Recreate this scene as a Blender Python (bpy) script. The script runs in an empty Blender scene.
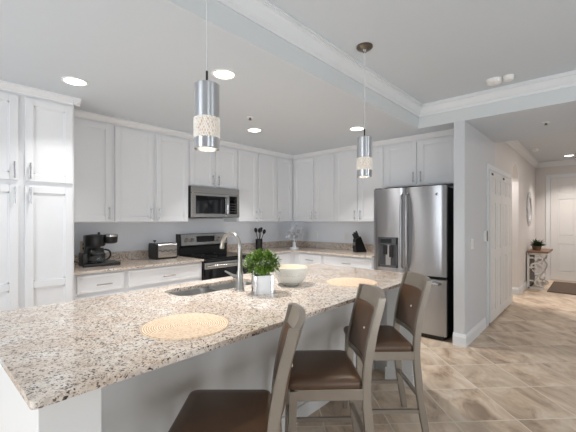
import bpy, bmesh, math, random
from mathutils import Vector, Matrix
random.seed(7)
scn = bpy.context.scene
COL = scn.collection
PI = math.pi

# ------------------------------------------------------------------ camera
AZ = math.radians(41.968)
cam = bpy.data.cameras.new('camera')
cam.sensor_width = 36.0
cam.lens = 343.57 / 576 * 36.0
cam.shift_y = (219.8 - 216) / 576
cam.clip_start = 0.05
camo = bpy.data.objects.new('camera', cam)
camo.location = (0, 0, 1.39)
camo.rotation_euler = (PI / 2, 0, AZ - PI / 2)
COL.objects.link(camo)
scn.camera = camo

# ------------------------------------------------------------------ world, daylight, exposure
w = bpy.data.worlds.new('overcast_sky')
scn.world = w
w.use_nodes = True
w.node_tree.nodes['Background'].inputs[0].default_value = (0.86, 0.93, 1.0, 1)
w.node_tree.nodes['Background'].inputs[1].default_value = 1.6


def area(name, loc, rot, sx, sy, power, color, spread=PI):
    l = bpy.data.lights.new(name, 'AREA')
    l.shape = 'RECTANGLE'
    l.size, l.size_y, l.energy, l.color = sx, sy, power, color
    l.spread = spread
    o = bpy.data.objects.new(name, l)
    o.location = loc
    o.rotation_euler = rot
    COL.objects.link(o)
    return o


# daylight through the sliding doors behind the camera
area('daylight_left', (-2.87, 1.6, 1.06), (0, -PI / 2, 0), 2.05, 1.9, 66, (0.88, 0.94, 1.0))
area('daylight_rear', (-0.8, -3.27, 1.06), (PI / 2, 0, 0), 1.3, 2.05, 32, (0.91, 0.96, 1.0))
area('daylight_rear', (2.2, -3.27, 1.06), (PI / 2, 0, 0), 1.3, 2.05, 32, (0.91, 0.96, 1.0))
scn.view_settings.view_transform = 'Standard'
scn.view_settings.look = 'None'
scn.view_settings.gamma = 1
scn.view_settings.use_curve_mapping = False
scn.view_settings.exposure = 0.24


# ------------------------------------------------------------------ materials
def lin(c):
    c = c / 255
    return c / 12.92 if c <= 0.04045 else ((c + 0.055) / 1.055) ** 2.4


def S(r, g, b):
    return (lin(r), lin(g), lin(b), 1)


def new_mat(name):
    m = bpy.data.materials.new(name)
    m.use_nodes = True
    nt = m.node_tree
    return m, nt, nt.nodes['Principled BSDF']


def mat(name, col, rough=0.5, metal=0.0, vary=0.03, scale=6, bump=0.0, bscale=200, emit=None, es=1, trans=0, coat=0, aniso=0):
    m, nt, b = new_mat(name)
    N, L = nt.nodes, nt.links
    tc = N.new('ShaderNodeTexCoord')
    nz = N.new('ShaderNodeTexNoise')
    nz.inputs['Scale'].default_value = scale
    nz.inputs['Detail'].default_value = 4
    L.new(tc.outputs['Object'], nz.inputs['Vector'])
    mx = N.new('ShaderNodeMix')
    mx.data_type = 'RGBA'
    L.new(nz.outputs['Fac'], mx.inputs['Factor'])
    mx.inputs['A'].default_value = tuple(min(1, c * (1 - vary)) for c in col[:3]) + (1,)
    mx.inputs['B'].default_value = tuple(min(1, c * (1 + vary)) for c in col[:3]) + (1,)
    L.new(mx.outputs['Result'], b.inputs['Base Color'])
    b.inputs['Roughness'].default_value = rough
    b.inputs['Metallic'].default_value = metal
    b.inputs['Transmission Weight'].default_value = trans
    b.inputs['Coat Weight'].default_value = coat
    if emit:
        b.inputs['Emission Color'].default_value = emit
        b.inputs['Emission Strength'].default_value = es
    if bump:
        n2 = N.new('ShaderNodeTexNoise')
        n2.inputs['Scale'].default_value = bscale
        L.new(tc.outputs['Object'], n2.inputs['Vector'])
        bp = N.new('ShaderNodeBump')
        bp.inputs['Strength'].default_value = bump
        bp.inputs['Distance'].default_value = 0.002
        L.new(n2.outputs['Fac'], bp.inputs['Height'])
        L.new(bp.outputs['Normal'], b.inputs['Normal'])
    return m


def brushed(name, col, rough, stretch=(1, 1, 60), vary=0.12, aniso=0.0, arot=0.0):
    m, nt, b = new_mat(name)
    N, L = nt.nodes, nt.links
    tc = N.new('ShaderNodeTexCoord')
    mp = N.new('ShaderNodeMapping')
    mp.inputs['Scale'].default_value = stretch
    nz = N.new('ShaderNodeTexNoise')
    nz.inputs['Scale'].default_value = 5
    nz.inputs['Detail'].default_value = 3
    L.new(tc.outputs['Object'], mp.inputs['Vector'])
    L.new(mp.outputs['Vector'], nz.inputs['Vector'])
    mr = N.new('ShaderNodeMapRange')
    mr.inputs['To Min'].default_value = rough * (1 - vary)
    mr.inputs['To Max'].default_value = rough * (1 + vary)
    L.new(nz.outputs['Fac'], mr.inputs['Value'])
    L.new(mr.outputs['Result'], b.inputs['Roughness'])
    b.inputs['Base Color'].default_value = col
    b.inputs['Metallic'].default_value = 1
    b.inputs['Anisotropic'].default_value = aniso
    b.inputs['Anisotropic Rotation'].default_value = arot
    return m


def ramp(N, stops, const=False):
    r = N.new('ShaderNodeValToRGB')
    if const:
        r.color_ramp.interpolation = 'CONSTANT'
    e = r.color_ramp.elements
    while len(e) < len(stops):
        e.new(0.5)
    for i, (p, c) in enumerate(stops):
        e[i].position = p
        e[i].color = c
    return r


def granite_mat():
    m, nt, b = new_mat('speckled_granite')
    N, L = nt.nodes, nt.links
    tc = N.new('ShaderNodeTexCoord')
    wz = N.new('ShaderNodeTexNoise')
    wz.inputs['Scale'].default_value = 90
    L.new(tc.outputs['Object'], wz.inputs['Vector'])
    add = N.new('ShaderNodeMix')
    add.data_type = 'VECTOR'
    add.inputs['Factor'].default_value = 0.018
    L.new(tc.outputs['Object'], add.inputs['A'])
    L.new(wz.outputs['Color'], add.inputs['B'])
    big = N.new('ShaderNodeTexNoise')
    big.inputs['Scale'].default_value = 7
    big.inputs['Detail'].default_value = 6
    L.new(tc.outputs['Object'], big.inputs['Vector'])
    rb = ramp(N, [(0.30, S(212, 194, 177)), (0.5, S(224, 211, 198)), (0.7, S(230, 224, 216))])
    L.new(big.outputs['Fac'], rb.inputs['Fac'])
    v1 = N.new('ShaderNodeTexVoronoi')
    v1.inputs['Scale'].default_value = 150
    L.new(add.outputs['Result'], v1.inputs['Vector'])
    sep = N.new('ShaderNodeSeparateColor')
    L.new(v1.outputs['Color'], sep.inputs['Color'])
    r1 = ramp(N, [(0, S(62, 54, 50)), (0.045, S(120, 106, 96)), (0.12, S(190, 174, 160)), (0.27, (1, 1, 1, 1))], True)
    L.new(sep.outputs['Red'], r1.inputs['Fac'])
    ra = ramp(N, [(0, (1, 1, 1, 1)), (0.12, (0.7, 0.7, 0.7, 1)), (0.27, (0, 0, 0, 1))], True)
    L.new(sep.outputs['Red'], ra.inputs['Fac'])
    mx = N.new('ShaderNodeMix')
    mx.data_type = 'RGBA'
    L.new(ra.outputs['Color'], mx.inputs['Factor'])
    L.new(rb.outputs['Color'], mx.inputs['A'])
    L.new(r1.outputs['Color'], mx.inputs['B'])
    v2 = N.new('ShaderNodeTexVoronoi')
    v2.inputs['Scale'].default_value = 260
    L.new(tc.outputs['Object'], v2.inputs['Vector'])
    s2 = N.new('ShaderNodeSeparateColor')
    L.new(v2.outputs['Color'], s2.inputs['Color'])
    r2 = ramp(N, [(0, (0.5, 0.44, 0.40, 1)), (0.10, (1, 1, 1, 1))], True)
    L.new(s2.outputs['Green'], r2.inputs['Fac'])
    mm = N.new('ShaderNodeMix')
    mm.data_type = 'RGBA'
    mm.blend_type = 'MULTIPLY'
    mm.inputs['Factor'].default_value = 1
    L.new(mx.outputs['Result'], mm.inputs['A'])
    L.new(r2.outputs['Color'], mm.inputs['B'])
    L.new(mm.outputs['Result'], b.inputs['Base Color'])
    bl = N.new('ShaderNodeTexNoise')
    bl.inputs['Scale'].default_value = 34
    bl.inputs['Detail'].default_value = 5
    L.new(tc.outputs['Object'], bl.inputs['Vector'])
    rl = ramp(N, [(0.36, (0.62, 0.57, 0.53, 1)), (0.5, (1, 1, 1, 1))])
    L.new(bl.outputs['Fac'], rl.inputs['Fac'])
    m3 = N.new('ShaderNodeMix')
    m3.data_type = 'RGBA'
    m3.blend_type = 'MULTIPLY'
    m3.inputs['Factor'].default_value = 0.5
    L.new(mm.outputs['Result'], m3.inputs['A'])
    L.new(rl.outputs['Color'], m3.inputs['B'])
    L.new(m3.outputs['Result'], b.inputs['Base Color'])
    b.inputs['Roughness'].default_value = 0.12
    return m


def tile_mat():
    m, nt, b = new_mat('stone_tile')
    N, L = nt.nodes, nt.links
    tc = N.new('ShaderNodeTexCoord')
    mp = N.new('ShaderNodeMapping')
    mp.vector_type = 'POINT'
    mp.inputs['Rotation'].default_value = (0, 0, -PI / 4)   # (x,y) -> ((x+y)/r2, (y-x)/r2)
    L.new(tc.outputs['Object'], mp.inputs['Vector'])
    T = 0.45
    sx = N.new('ShaderNodeSeparateXYZ')
    L.new(mp.outputs['Vector'], sx.inputs[0])

    def cell(sock, off):
        a = N.new('ShaderNodeMath'); a.operation = 'SUBTRACT'
        L.new(sock, a.inputs[0]); a.inputs[1].default_value = off
        d = N.new('ShaderNodeMath'); d.operation = 'DIVIDE'
        L.new(a.outputs[0], d.inputs[0]); d.inputs[1].default_value = T
        f = N.new('ShaderNodeMath'); f.operation = 'FLOOR'
        L.new(d.outputs[0], f.inputs[0])
        fr = N.new('ShaderNodeMath'); fr.operation = 'SUBTRACT'
        L.new(d.outputs[0], fr.inputs[0]); L.new(f.outputs[0], fr.inputs[1])
        c = N.new('ShaderNodeMath'); c.operation = 'SUBTRACT'
        L.new(fr.outputs[0], c.inputs[0]); c.inputs[1].default_value = 0.5
        ab = N.new('ShaderNodeMath'); ab.operation = 'ABSOLUTE'
        L.new(c.outputs[0], ab.inputs[0])
        return f.outputs[0], ab.outputs[0]
    fu, au = cell(sx.outputs[0], 2.30)
    fv, av = cell(sx.outputs[1], -1.715)
    mxm = N.new('ShaderNodeMath'); mxm.operation = 'MAXIMUM'
    L.new(au, mxm.inputs[0]); L.new(av, mxm.inputs[1])
    gr = N.new('ShaderNodeMapRange')
    gr.inputs['From Min'].default_value = 0.489
    gr.inputs['From Max'].default_value = 0.493
    L.new(mxm.outputs[0], gr.inputs['Value'])
    cb = N.new('ShaderNodeCombineXYZ')
    L.new(fu, cb.inputs[0]); L.new(fv, cb.inputs[1])
    wn = N.new('ShaderNodeTexWhiteNoise')
    L.new(cb.outputs[0], wn.inputs['Vector'])
    sc = N.new('ShaderNodeVectorMath'); sc.operation = 'SCALE'
    L.new(wn.outputs['Color'], sc.inputs[0]); sc.inputs['Scale'].default_value = 9
    ad = N.new('ShaderNodeVectorMath'); ad.operation = 'ADD'
    L.new(mp.outputs['Vector'], ad.inputs[0]); L.new(sc.outputs[0], ad.inputs[1])
    st = N.new('ShaderNodeMapping')
    st.inputs['Rotation'].default_value = (0, 0, 0.5)
    st.inputs['Scale'].default_value = (2.0, 3.4, 1)
    L.new(ad.outputs[0], st.inputs['Vector'])
    nz = N.new('ShaderNodeTexNoise')
    nz.inputs['Scale'].default_value = 1.5
    nz.inputs['Detail'].default_value = 8
    nz.inputs['Roughness'].default_value = 0.62
    nz.inputs['Distortion'].default_value = 0.7
    L.new(st.outputs['Vector'], nz.inputs['Vector'])
    rp = ramp(N, [(0.30, S(148, 127, 107)), (0.45, S(198, 175, 151)), (0.56, S(216, 196, 173)), (0.70, S(228, 214, 198))])
    L.new(nz.outputs['Fac'], rp.inputs['Fac'])
    tv = N.new('ShaderNodeMapRange')
    tv.inputs['To Min'].default_value = 0.9
    tv.inputs['To Max'].default_value = 1.08
    L.new(wn.outputs['Value'], tv.inputs['Value'])
    hs = N.new('ShaderNodeHueSaturation')
    L.new(rp.outputs['Color'], hs.inputs['Color'])
    L.new(tv.outputs['Result'], hs.inputs['Value'])
    mx = N.new('ShaderNodeMix'); mx.data_type = 'RGBA'
    L.new(gr.outputs['Result'], mx.inputs['Factor'])
    L.new(hs.outputs['Color'], mx.inputs['A'])
    mx.inputs['B'].default_value = S(224, 212, 196)
    L.new(mx.outputs['Result'], b.inputs['Base Color'])
    rr = N.new('ShaderNodeMapRange')
    rr.inputs['To Min'].default_value = 0.28
    rr.inputs['To Max'].default_value = 0.45
    L.new(nz.outputs['Fac'], rr.inputs['Value'])
    L.new(rr.outputs['Result'], b.inputs['Roughness'])
    bp = N.new('ShaderNodeBump')
    bp.inputs['Strength'].default_value = 0.35
    bp.inputs['Distance'].default_value = 0.003
    inv = N.new('ShaderNodeMath'); inv.operation = 'SUBTRACT'
    L.new(nz.outputs['Fac'], inv.inputs[0]); L.new(gr.outputs['Result'], inv.inputs[1])
    L.new(inv.outputs[0], bp.inputs['Height'])
    L.new(bp.outputs['Normal'], b.inputs['Normal'])
    return m


def stamp_mat():
    m, nt, b = new_mat('stamped_glaze')
    N, L = nt.nodes, nt.links
    tc = N.new('ShaderNodeTexCoord')
    vo = N.new('ShaderNodeTexVoronoi')
    vo.inputs['Scale'].default_value = 150
    L.new(tc.outputs['Object'], vo.inputs['Vector'])
    rp = ramp(N, [(0.0, S(150, 150, 144)), (0.30, S(230, 231, 226))], True)
    L.new(vo.outputs['Distance'], rp.inputs['Fac'])
    L.new(rp.outputs['Color'], b.inputs['Base Color'])
    b.inputs['Roughness'].default_value = 0.25
    return m


def woven_mat():
    m, nt, b = new_mat('woven_straw')
    N, L = nt.nodes, nt.links
    tc = N.new('ShaderNodeTexCoord')
    wv = N.new('ShaderNodeTexWave')
    wv.wave_type = 'RINGS'
    wv.rings_direction = 'Z'
    wv.inputs['Scale'].default_value = 32
    wv.inputs['Distortion'].default_value = 1.2
    wv.inputs['Detail Scale'].default_value = 3
    L.new(tc.outputs['Object'], wv.inputs['Vector'])
    vo = N.new('ShaderNodeTexVoronoi')
    vo.inputs['Scale'].default_value = 80
    L.new(tc.outputs['Object'], vo.inputs['Vector'])
    mu = N.new('ShaderNodeMath'); mu.operation = 'MULTIPLY'
    L.new(wv.outputs['Fac'], mu.inputs[0]); L.new(vo.outputs['Distance'], mu.inputs[1])
    rp = ramp(N, [(0.0, S(178, 138, 104)), (0.10, S(216, 184, 150)), (0.38, S(242, 226, 204))])
    L.new(mu.outputs[0], rp.inputs['Fac'])
    L.new(rp.outputs['Color'], b.inputs['Base Color'])
    b.inputs['Roughness'].default_value = 0.7
    bp = N.new('ShaderNodeBump')
    bp.inputs['Strength'].default_value = 0.5
    bp.inputs['Distance'].default_value = 0.003
    L.new(mu.outputs[0], bp.inputs['Height'])
    L.new(bp.outputs['Normal'], b.inputs['Normal'])
    return m


def doormat_mat():
    m, nt, b = new_mat('doormat_fibre')
    N, L = nt.nodes, nt.links
    tc = N.new('ShaderNodeTexCoord')
    wv = N.new('ShaderNodeTexWave')
    wv.bands_direction = 'X'
    wv.inputs['Scale'].default_value = 9
    wv.inputs['Distortion'].default_value = 1.5
    L.new(tc.outputs['Object'], wv.inputs['Vector'])
    rp = ramp(N, [(0, S(66, 54, 46)), (1, S(118, 100, 86))])
    L.new(wv.outputs['Fac'], rp.inputs['Fac'])
    L.new(rp.outputs['Color'], b.inputs['Base Color'])
    b.inputs['Roughness'].default_value = 0.9
    return m


M = dict(
    cab=mat('cabinet_paint', S(224, 225, 227), 0.38, vary=0.01),
    wall=mat('wall_paint_lit', S(236, 239, 244), 0.6, vary=0.01, bump=0.05),  # colour lightened to offset the shade under the wall cabinets
    wall_shaded=mat('wall_paint_shaded', S(208, 210, 213), 0.6, vary=0.01, bump=0.05),  # darker copy of the wall paint, dimmer light put into the colour
    beam=mat('beam_paint', S(214, 218, 219), 0.55, vary=0.01),
    foyer=mat('foyer_wall_paint', S(217, 214, 212), 0.6, vary=0.01),
    ceil=mat('ceiling_paint', S(207, 214, 221), 0.75, vary=0.01, bump=0.08),
    trim=mat('trim_paint', S(226, 229, 232), 0.4, vary=0.01),
    island=mat('island_paint', S(224, 223, 221), 0.4, vary=0.01),
    granite=granite_mat(),
    floor=tile_mat(),
    shade=brushed('brushed_chrome', S(205, 206, 208), 0.28, (1, 1, 12), .02, .85, 0.25),
    chrome=mat('polished_chrome', S(205, 206, 208), 0.09, 1, vary=0.02),
    pull=mat('bright_nickel', S(186, 186, 187), 0.22, 1, vary=0.02),
    nickel=mat('satin_nickel', S(176, 172, 166), 0.28, 1, vary=0.03),
    nickel_dark=mat('dark_nickel', S(120, 114, 106), 0.3, 1, vary=0.03),
    steel=brushed('brushed_steel', S(172, 172, 174), 0.30, (60, 60, 1), .12, .85, 0.25),
    steel_h=brushed('brushed_steel_flat', S(190, 188, 184), 0.26, (1, 1, 60)),
    dksteel=mat('dark_steel', S(96, 97, 99), 0.3, 0.8),
    sinkst=brushed('sink_steel', S(200, 199, 197), 0.32, (1, 40, 40)),
    black=mat('black_plastic', S(22, 21, 21), 0.3),
    blackm=mat('matte_black_metal', S(26, 25, 25), 0.55),
    glass_black=mat('black_glass', S(10, 10, 11), 0.05),
    dkgrey=mat('dark_grey_plastic', S(58, 58, 60), 0.35),
    display=mat('dark_display', S(20, 22, 26), 0.3),
    wood=mat('champagne_taupe_finish', S(152, 143, 132), 0.32, 0.5, vary=0.06, scale=14),
    leather=mat('brown_leather', S(94, 70, 52), 0.34, vary=0.1, scale=18, bump=0.15, bscale=260),
    button=mat('pearl_button', S(235, 228, 215), 0.2),
    straw=woven_mat(),
    bowl=mat('ivory_glaze', S(230, 231, 226), 0.25, vary=0.02),
    bowl_in=mat('cream_glaze', S(232, 220, 198), 0.3, vary=0.02),
    stamp=stamp_mat(),
    leaf=mat('green_leaf', S(98, 130, 46), 0.35, vary=0.65, scale=45),
    stem=mat('brown_stem', S(84, 74, 48), 0.7),
    soil=mat('dark_soil', S(52, 42, 34), 0.95, vary=0.3, scale=60),
    white=mat('white_plastic', S(236, 236, 234), 0.35, vary=0.01),
    potw=mat('white_glaze', S(236, 238, 240), 0.2, vary=0.01),
    mirror=mat('mirror_glass', S(225, 228, 230), 0.03, 1, vary=0.0),
    silver=mat('silver_leaf', S(214, 216, 220), 0.4, 0.5, vary=0.1, scale=30),
    whitetree=mat('white_enamel', S(232, 234, 238), 0.35),
    glass=mat('clear_glass', S(235, 240, 240), 0.03, trans=1, vary=0),
    cord=mat('white_cord', S(206, 206, 206), 0.6),
    lampw=mat('lit_diffuser', S(180, 150, 120), 0.6, emit=(1.0, 0.80, 0.58, 1), es=0.32),
    lampb=mat('lit_bulb_glass', S(255, 246, 230), 0.6, emit=(1.0, 0.9, 0.75, 1), es=1.6),
    canlens=mat('lit_lens', S(255, 255, 252), 0.5, emit=(1.0, 0.97, 0.92, 1), es=7.0),
    lattice=mat('pierced_silver', S(244, 240, 232), 0.35, 0.0),
    console_w=mat('distressed_white_paint', S(222, 221, 218), 0.6, vary=0.06, scale=30),
    console_g=mat('grey_mesh_panel', S(120, 118, 116), 0.7, vary=0.2, scale=60),
    oak=mat('brown_oak', S(122, 92, 66), 0.5, vary=0.2, scale=12),
    potb=mat('brown_clay', S(112, 88, 70), 0.6, vary=0.15, scale=20),
    succ=mat('dark_green_leaf', S(44, 66, 40), 0.5, vary=0.4, scale=30),
    mat=doormat_mat(),
    woodspoon=mat('walnut', S(60, 46, 38), 0.5, vary=0.1),
    beige=mat('beige_plate', S(206, 190, 172), 0.4),
    doorp=mat('door_paint', S(226, 226, 225), 0.42, vary=0.01),
)

# ------------------------------------------------------------------ geometry helpers
OFF = {}


def obj(name, bm, m, parent=None, local=False, smooth=False):
    """links bm as ONE mesh object; world coordinates unless local"""
    bmesh.ops.recalc_face_normals(bm, faces=bm.faces[:])
    me = bpy.data.meshes.new(name)
    o = bpy.data.objects.new(name, me)
    if parent is not None:
        o.parent = parent
        off = OFF.get(parent.name, Vector((0, 0, 0)))
        OFF[o.name] = off.copy()
        if not local:
            for v in bm.verts:
                v.co -= off
    bm.to_mesh(me)
    bm.free()
    ms = m if isinstance(m, (list, tuple)) else [m]
    for x in ms:
        me.materials.append(x)
    COL.objects.link(o)
    if smooth:
        for p in me.polygons:
            p.use_smooth = True
        mod = None
        try:
            me.set_sharp_from_angle(angle=math.radians(38))
        except Exception:
            pass
    return o


def thing(name, label, cat, loc=(0, 0, 0), rz=0, group=None):
    o = bpy.data.objects.new(name, None)
    o.empty_display_size = 0.05
    o.location = loc
    o.rotation_euler = (0, 0, rz)
    COL.objects.link(o)
    OFF[o.name] = Vector(loc)
    return tag(o, label, cat, group)


def tag(o, label, cat, group=None):
    o['label'] = label
    o['category'] = cat
    if group:
        o['group'] = group
    return o


def struct(name, bm, m, parent=None, smooth=False):
    o = obj(name, bm, m, parent, smooth=smooth)
    if parent is None:
        o['kind'] = 'structure'
    return o


def dup(root, loc, rz, label):
    r = root.copy()
    COL.objects.link(r)
    r.location = loc
    r.rotation_euler = (0, 0, rz)
    r['label'] = label
    for ch in root.children:
        c = ch.copy()
        COL.objects.link(c)
        c.parent = r
        for g in ch.children:
            d = g.copy()
            COL.objects.link(d)
            d.parent = c
    return r


def B():
    return bmesh.new()


def box(bm, x0, x1, y0, y1, z0, z1, bev=0.0, seg=2, mi=0):
    vs = [bm.verts.new(p) for p in ((x0, y0, z0), (x1, y0, z0), (x1, y1, z0), (x0, y1, z0),
                                    (x0, y0, z1), (x1, y0, z1), (x1, y1, z1), (x0, y1, z1))]
    fs = [bm.faces.new([vs[i] for i in f]) for f in ((0, 3, 2, 1), (4, 5, 6, 7), (0, 1, 5, 4), (1, 2, 6, 5), (2, 3, 7, 6), (3, 0, 4, 7))]
    for f in fs:
        f.material_index = mi
    if bev:
        es = list({e for f in fs for e in f.edges})
        bmesh.ops.bevel(bm, geom=es, offset=bev, segments=seg, affect='EDGES', profile=0.5, clamp_overlap=True)
    return bm


def prism(bm, poly, axis, a0, a1, mi=0):
    """poly = list of 2D points; axis x: (y,z), y: (x,z), z: (x,y)"""
    def P(p, a):
        return {'x': (a, p[0], p[1]), 'y': (p[0], a, p[1]), 'z': (p[0], p[1], a)}[axis]
    v0 = [bm.verts.new(P(p, a0)) for p in poly]
    v1 = [bm.verts.new(P(p, a1)) for p in poly]
    n = len(poly)
    fs = [bm.faces.new(v0[::-1]), bm.faces.new(v1)]
    for i in range(n):
        fs.append(bm.faces.new([v0[i], v0[(i + 1) % n], v1[(i + 1) % n], v1[i]]))
    for f in fs:
        f.material_index = mi
    return bm


def lathe(bm, c, prof, n=32, mi=0, cap0=True, cap1=True, axis='z'):
    """prof = list of (r,h)"""
    rings = []
    for r, h in prof:
        ring = []
        for i in range(n):
            a = 2 * PI * i / n
            u, v = r * math.cos(a), r * math.sin(a)
            p = {'z': (u, v, h), 'x': (h, u, v), 'y': (u, h, v)}[axis]
            ring.append(bm.verts.new((c[0] + p[0], c[1] + p[1], c[2] + p[2])))
        rings.append(ring)
    for a, b in zip(rings, rings[1:]):
        for i in range(n):
            f = bm.faces.new([a[i], a[(i + 1) % n], b[(i + 1) % n], b[i]])
            f.material_index = mi
    if cap0:
        bm.faces.new(rings[0][::-1]).material_index = mi
    if cap1:
        bm.faces.new(rings[-1]).material_index = mi
    return bm


def tube(bm, pts, r, n=10, cap=True, mi=0):
    pts = [Vector(p) for p in pts]
    rs = r if isinstance(r, (list, tuple)) else [r] * len(pts)
    rings = []
    t0 = (pts[1] - pts[0]).normalized()
    up = Vector((0, 0, 1)) if abs(t0.z) < 0.9 else Vector((1, 0, 0))
    nrm = t0.cross(up).normalized()
    for i, p in enumerate(pts):
        t = (pts[min(i + 1, len(pts) - 1)] - pts[max(i - 1, 0)]).normalized()
        nrm = (nrm - t * nrm.dot(t)).normalized()
        bn = t.cross(nrm)
        rings.append([bm.verts.new(p + (nrm * math.cos(2 * PI * k / n) + bn * math.sin(2 * PI * k / n)) * rs[i]) for k in range(n)])
    for a, b in zip(rings, rings[1:]):
        for k in range(n):
            bm.faces.new([a[k], a[(k + 1) % n], b[(k + 1) % n], b[k]]).material_index = mi
    if cap:
        bm.faces.new(rings[0][::-1]).material_index = mi
        bm.faces.new(rings[-1]).material_index = mi
    return bm


def bez(p0, p1, p2, p3, n=12):
    out = []
    for i in range(n + 1):
        t = i / n
        out.append(Vector(p0) * (1 - t) ** 3 + Vector(p1) * 3 * t * (1 - t) ** 2 + Vector(p2) * 3 * t * t * (1 - t) + Vector(p3) * t ** 3)
    return out


def arcpts(cx, cy, r, a0, a1, n):
    return [(cx + r * math.cos(a0 + (a1 - a0) * i / n), cy + r * math.sin(a0 + (a1 - a0) * i / n)) for i in range(n + 1)]


def rrect(x0, x1, y0, y1, r, n=6):
    return (arcpts(x1 - r, y0 + r, r, -PI / 2, 0, n) + arcpts(x1 - r, y1 - r, r, 0, PI / 2, n) +
            arcpts(x0 + r, y1 - r, r, PI / 2, PI, n) + arcpts(x0 + r, y0 + r, r, PI, 3 * PI / 2, n))


def slab(bm, outer, holes, z0, z1):
    """flat slab with holes"""
    es = []
    loops = []
    for lp in [outer] + holes:
        vs = [bm.verts.new((p[0], p[1], z1)) for p in lp]
        loops.append(vs)
        for i in range(len(vs)):
            es.append(bm.edges.new((vs[i], vs[(i + 1) % len(vs)])))
    r = bmesh.ops.triangle_fill(bm, edges=es, use_beauty=True)
    top = [g for g in r['geom'] if isinstance(g, bmesh.types.BMFace)]
    mp = {v: bm.verts.new((v.co.x, v.co.y, z0)) for lp in loops for v in lp}
    for f in top:
        bm.faces.new([mp[v] for v in f.verts][::-1])
    for lp in loops:
        for i in range(len(lp)):
            a, b = lp[i], lp[(i + 1) % len(lp)]
            bm.faces.new([a, b, mp[b], mp[a]])
    return bm


def wbox(bm, side, pl, u0, u1, d0, d1, z0, z1, bev=0, mi=0):
    """box on wall A (faces -Y, u = x) or wall B / end wall (faces -X, u = y); d = depth behind plane pl"""
    u0, u1 = min(u0, u1), max(u0, u1)
    if side == 'A':
        return box(bm, u0, u1, pl + d0, pl + d1, z0, z1, bev, 2, mi)
    return box(bm, pl + d0, pl + d1, u0, u1, z0, z1, bev, 2, mi)


def shaker(side, pl, u0, u1, z0, z1, st=0.058, t=0.02, mid=None):
    bm = B()
    u0, u1 = min(u0, u1), max(u0, u1)
    zs = [z0, z1]
    b = 0.0025
    wbox(bm, side, pl, u0, u0 + st, 0, t, z0, z1, b)
    wbox(bm, side, pl, u1 - st, u1, 0, t, z0, z1, b)
    rails = [(z0, z0 + st), (z1 - st, z1)]
    if mid:
        rails.append((mid - st / 2, mid + st / 2))
    for a, c in rails:
        wbox(bm, side, pl, u0 + st, u1 - st, 0.0005, t, a, c, b)
    rails.sort()
    for (a0, a1), (b0, b1) in zip(rails, rails[1:]):
        # inner bead step then recessed panel
        g = 0.010
        wbox(bm, side, pl, u0 + st, u1 - st, 0.0115, t, a1, b0)
        for q in ((u0 + st, u0 + st + g, a1, b0), (u1 - st - g, u1 - st, a1, b0), (u0 + st, u1 - st, a1, a1 + g), (u0 + st, u1 - st, b0 - g, b0)):
            wbox(bm, side, pl, q[0], q[1], 0.006, 0.0125, q[2], q[3])
    return bm


def slabfront(side, pl, u0, u1, z0, z1, t=0.02, st=0.028):
    bm = B()
    u0, u1 = min(u0, u1), max(u0, u1)
    wbox(bm, side, pl, u0, u1, 0.005, t, z0, z1)
    wbox(bm, side, pl, u0, u0 + st, 0, 0.006, z0, z1, 0.002)
    wbox(bm, side, pl, u1 - st, u1, 0, 0.006, z0, z1, 0.002)
    wbox(bm, side, pl, u0 + st, u1 - st, 0, 0.006, z0, z0 + st, 0.002)
    wbox(bm, side, pl, u0 + st, u1 - st, 0, 0.006, z1 - st, z1, 0.002)
    return bm


def pull(side, pl, u, z, length=0.135, vertical=True, r=0.0058, out=0.03):
    bm = B()

    def P(uu, d, zz):
        return (uu, pl - d, zz) if side == 'A' else (pl - d, uu, zz)
    h = length / 2
    if vertical:
        tube(bm, [P(u, out, z - h), P(u, out, z + h)], r, 10)
        for s in (-1, 1):
            tube(bm, [P(u, out, z + s * h * .72), P(u, -0.002, z + s * h * .72)], r * .8, 8)
    else:
        tube(bm, [P(u - h, out, z), P(u + h, out, z)], r, 10)
        for s in (-1, 1):
            tube(bm, [P(u + s * h * .72, out, z), P(u + s * h * .72, -0.002, z)], r * .8, 8)
    return bm


# ------------------------------------------------------------------ room shell
ZL, ZH = 2.478, 2.73          # dropped and raised ceilings
YA, XB = 4.17, 4.725          # kitchen back walls
XH, YH = 4.09, 1.08           # header face, hall wall face
YBM = 1.585                   # beam face
XL, YR, XE = -2.8, -3.2, 9.95
YHR = -1.3                    # far side of the hall

bm = B(); box(bm, XL - .1, XE + .1, YR - .1, YA + .1, -0.1, 0)
struct('floor', bm, M['floor'])

bm = B()
box(bm, XL - .1, XB + .1, YBM + .002, YA + .1, ZL, ZL + .08)
box(bm, XH + .002, 5.47, YHR, YBM + .002, ZL, ZL + .08)
struct('ceiling_kitchen', bm, M['ceil'])
bm = B()
box(bm, XL - .1, XH + .1, YR - .1, YBM + .1, ZH, ZH + .1)
box(bm, 5.57, XE + .1, YHR - .1, YH + .2, ZH, ZH + .1)
box(bm, 5.47, 5.57, YHR, YH + .2, ZL, ZH + .1)
struct('ceiling_main', bm, M['ceil'])
bm = B()
box(bm, XL, XH + .1, YBM, YBM + .1, ZL + .0004, ZH)
box(bm, XH, XH + .1, YHR, YBM, ZL + .0004, ZH)
struct('trim_beam', bm, M['beam'])
# kitchen walls
bm = B(); box(bm, XL - .1, XB + .1, YA, YA + .1, 0, ZL)
struct('wall_back', bm, M['wall'])
bm = B(); box(bm, XB, XB + .1, YH + .1, YA, 0, ZL)
struct('wall_fridge', bm, M['wall'])
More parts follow.
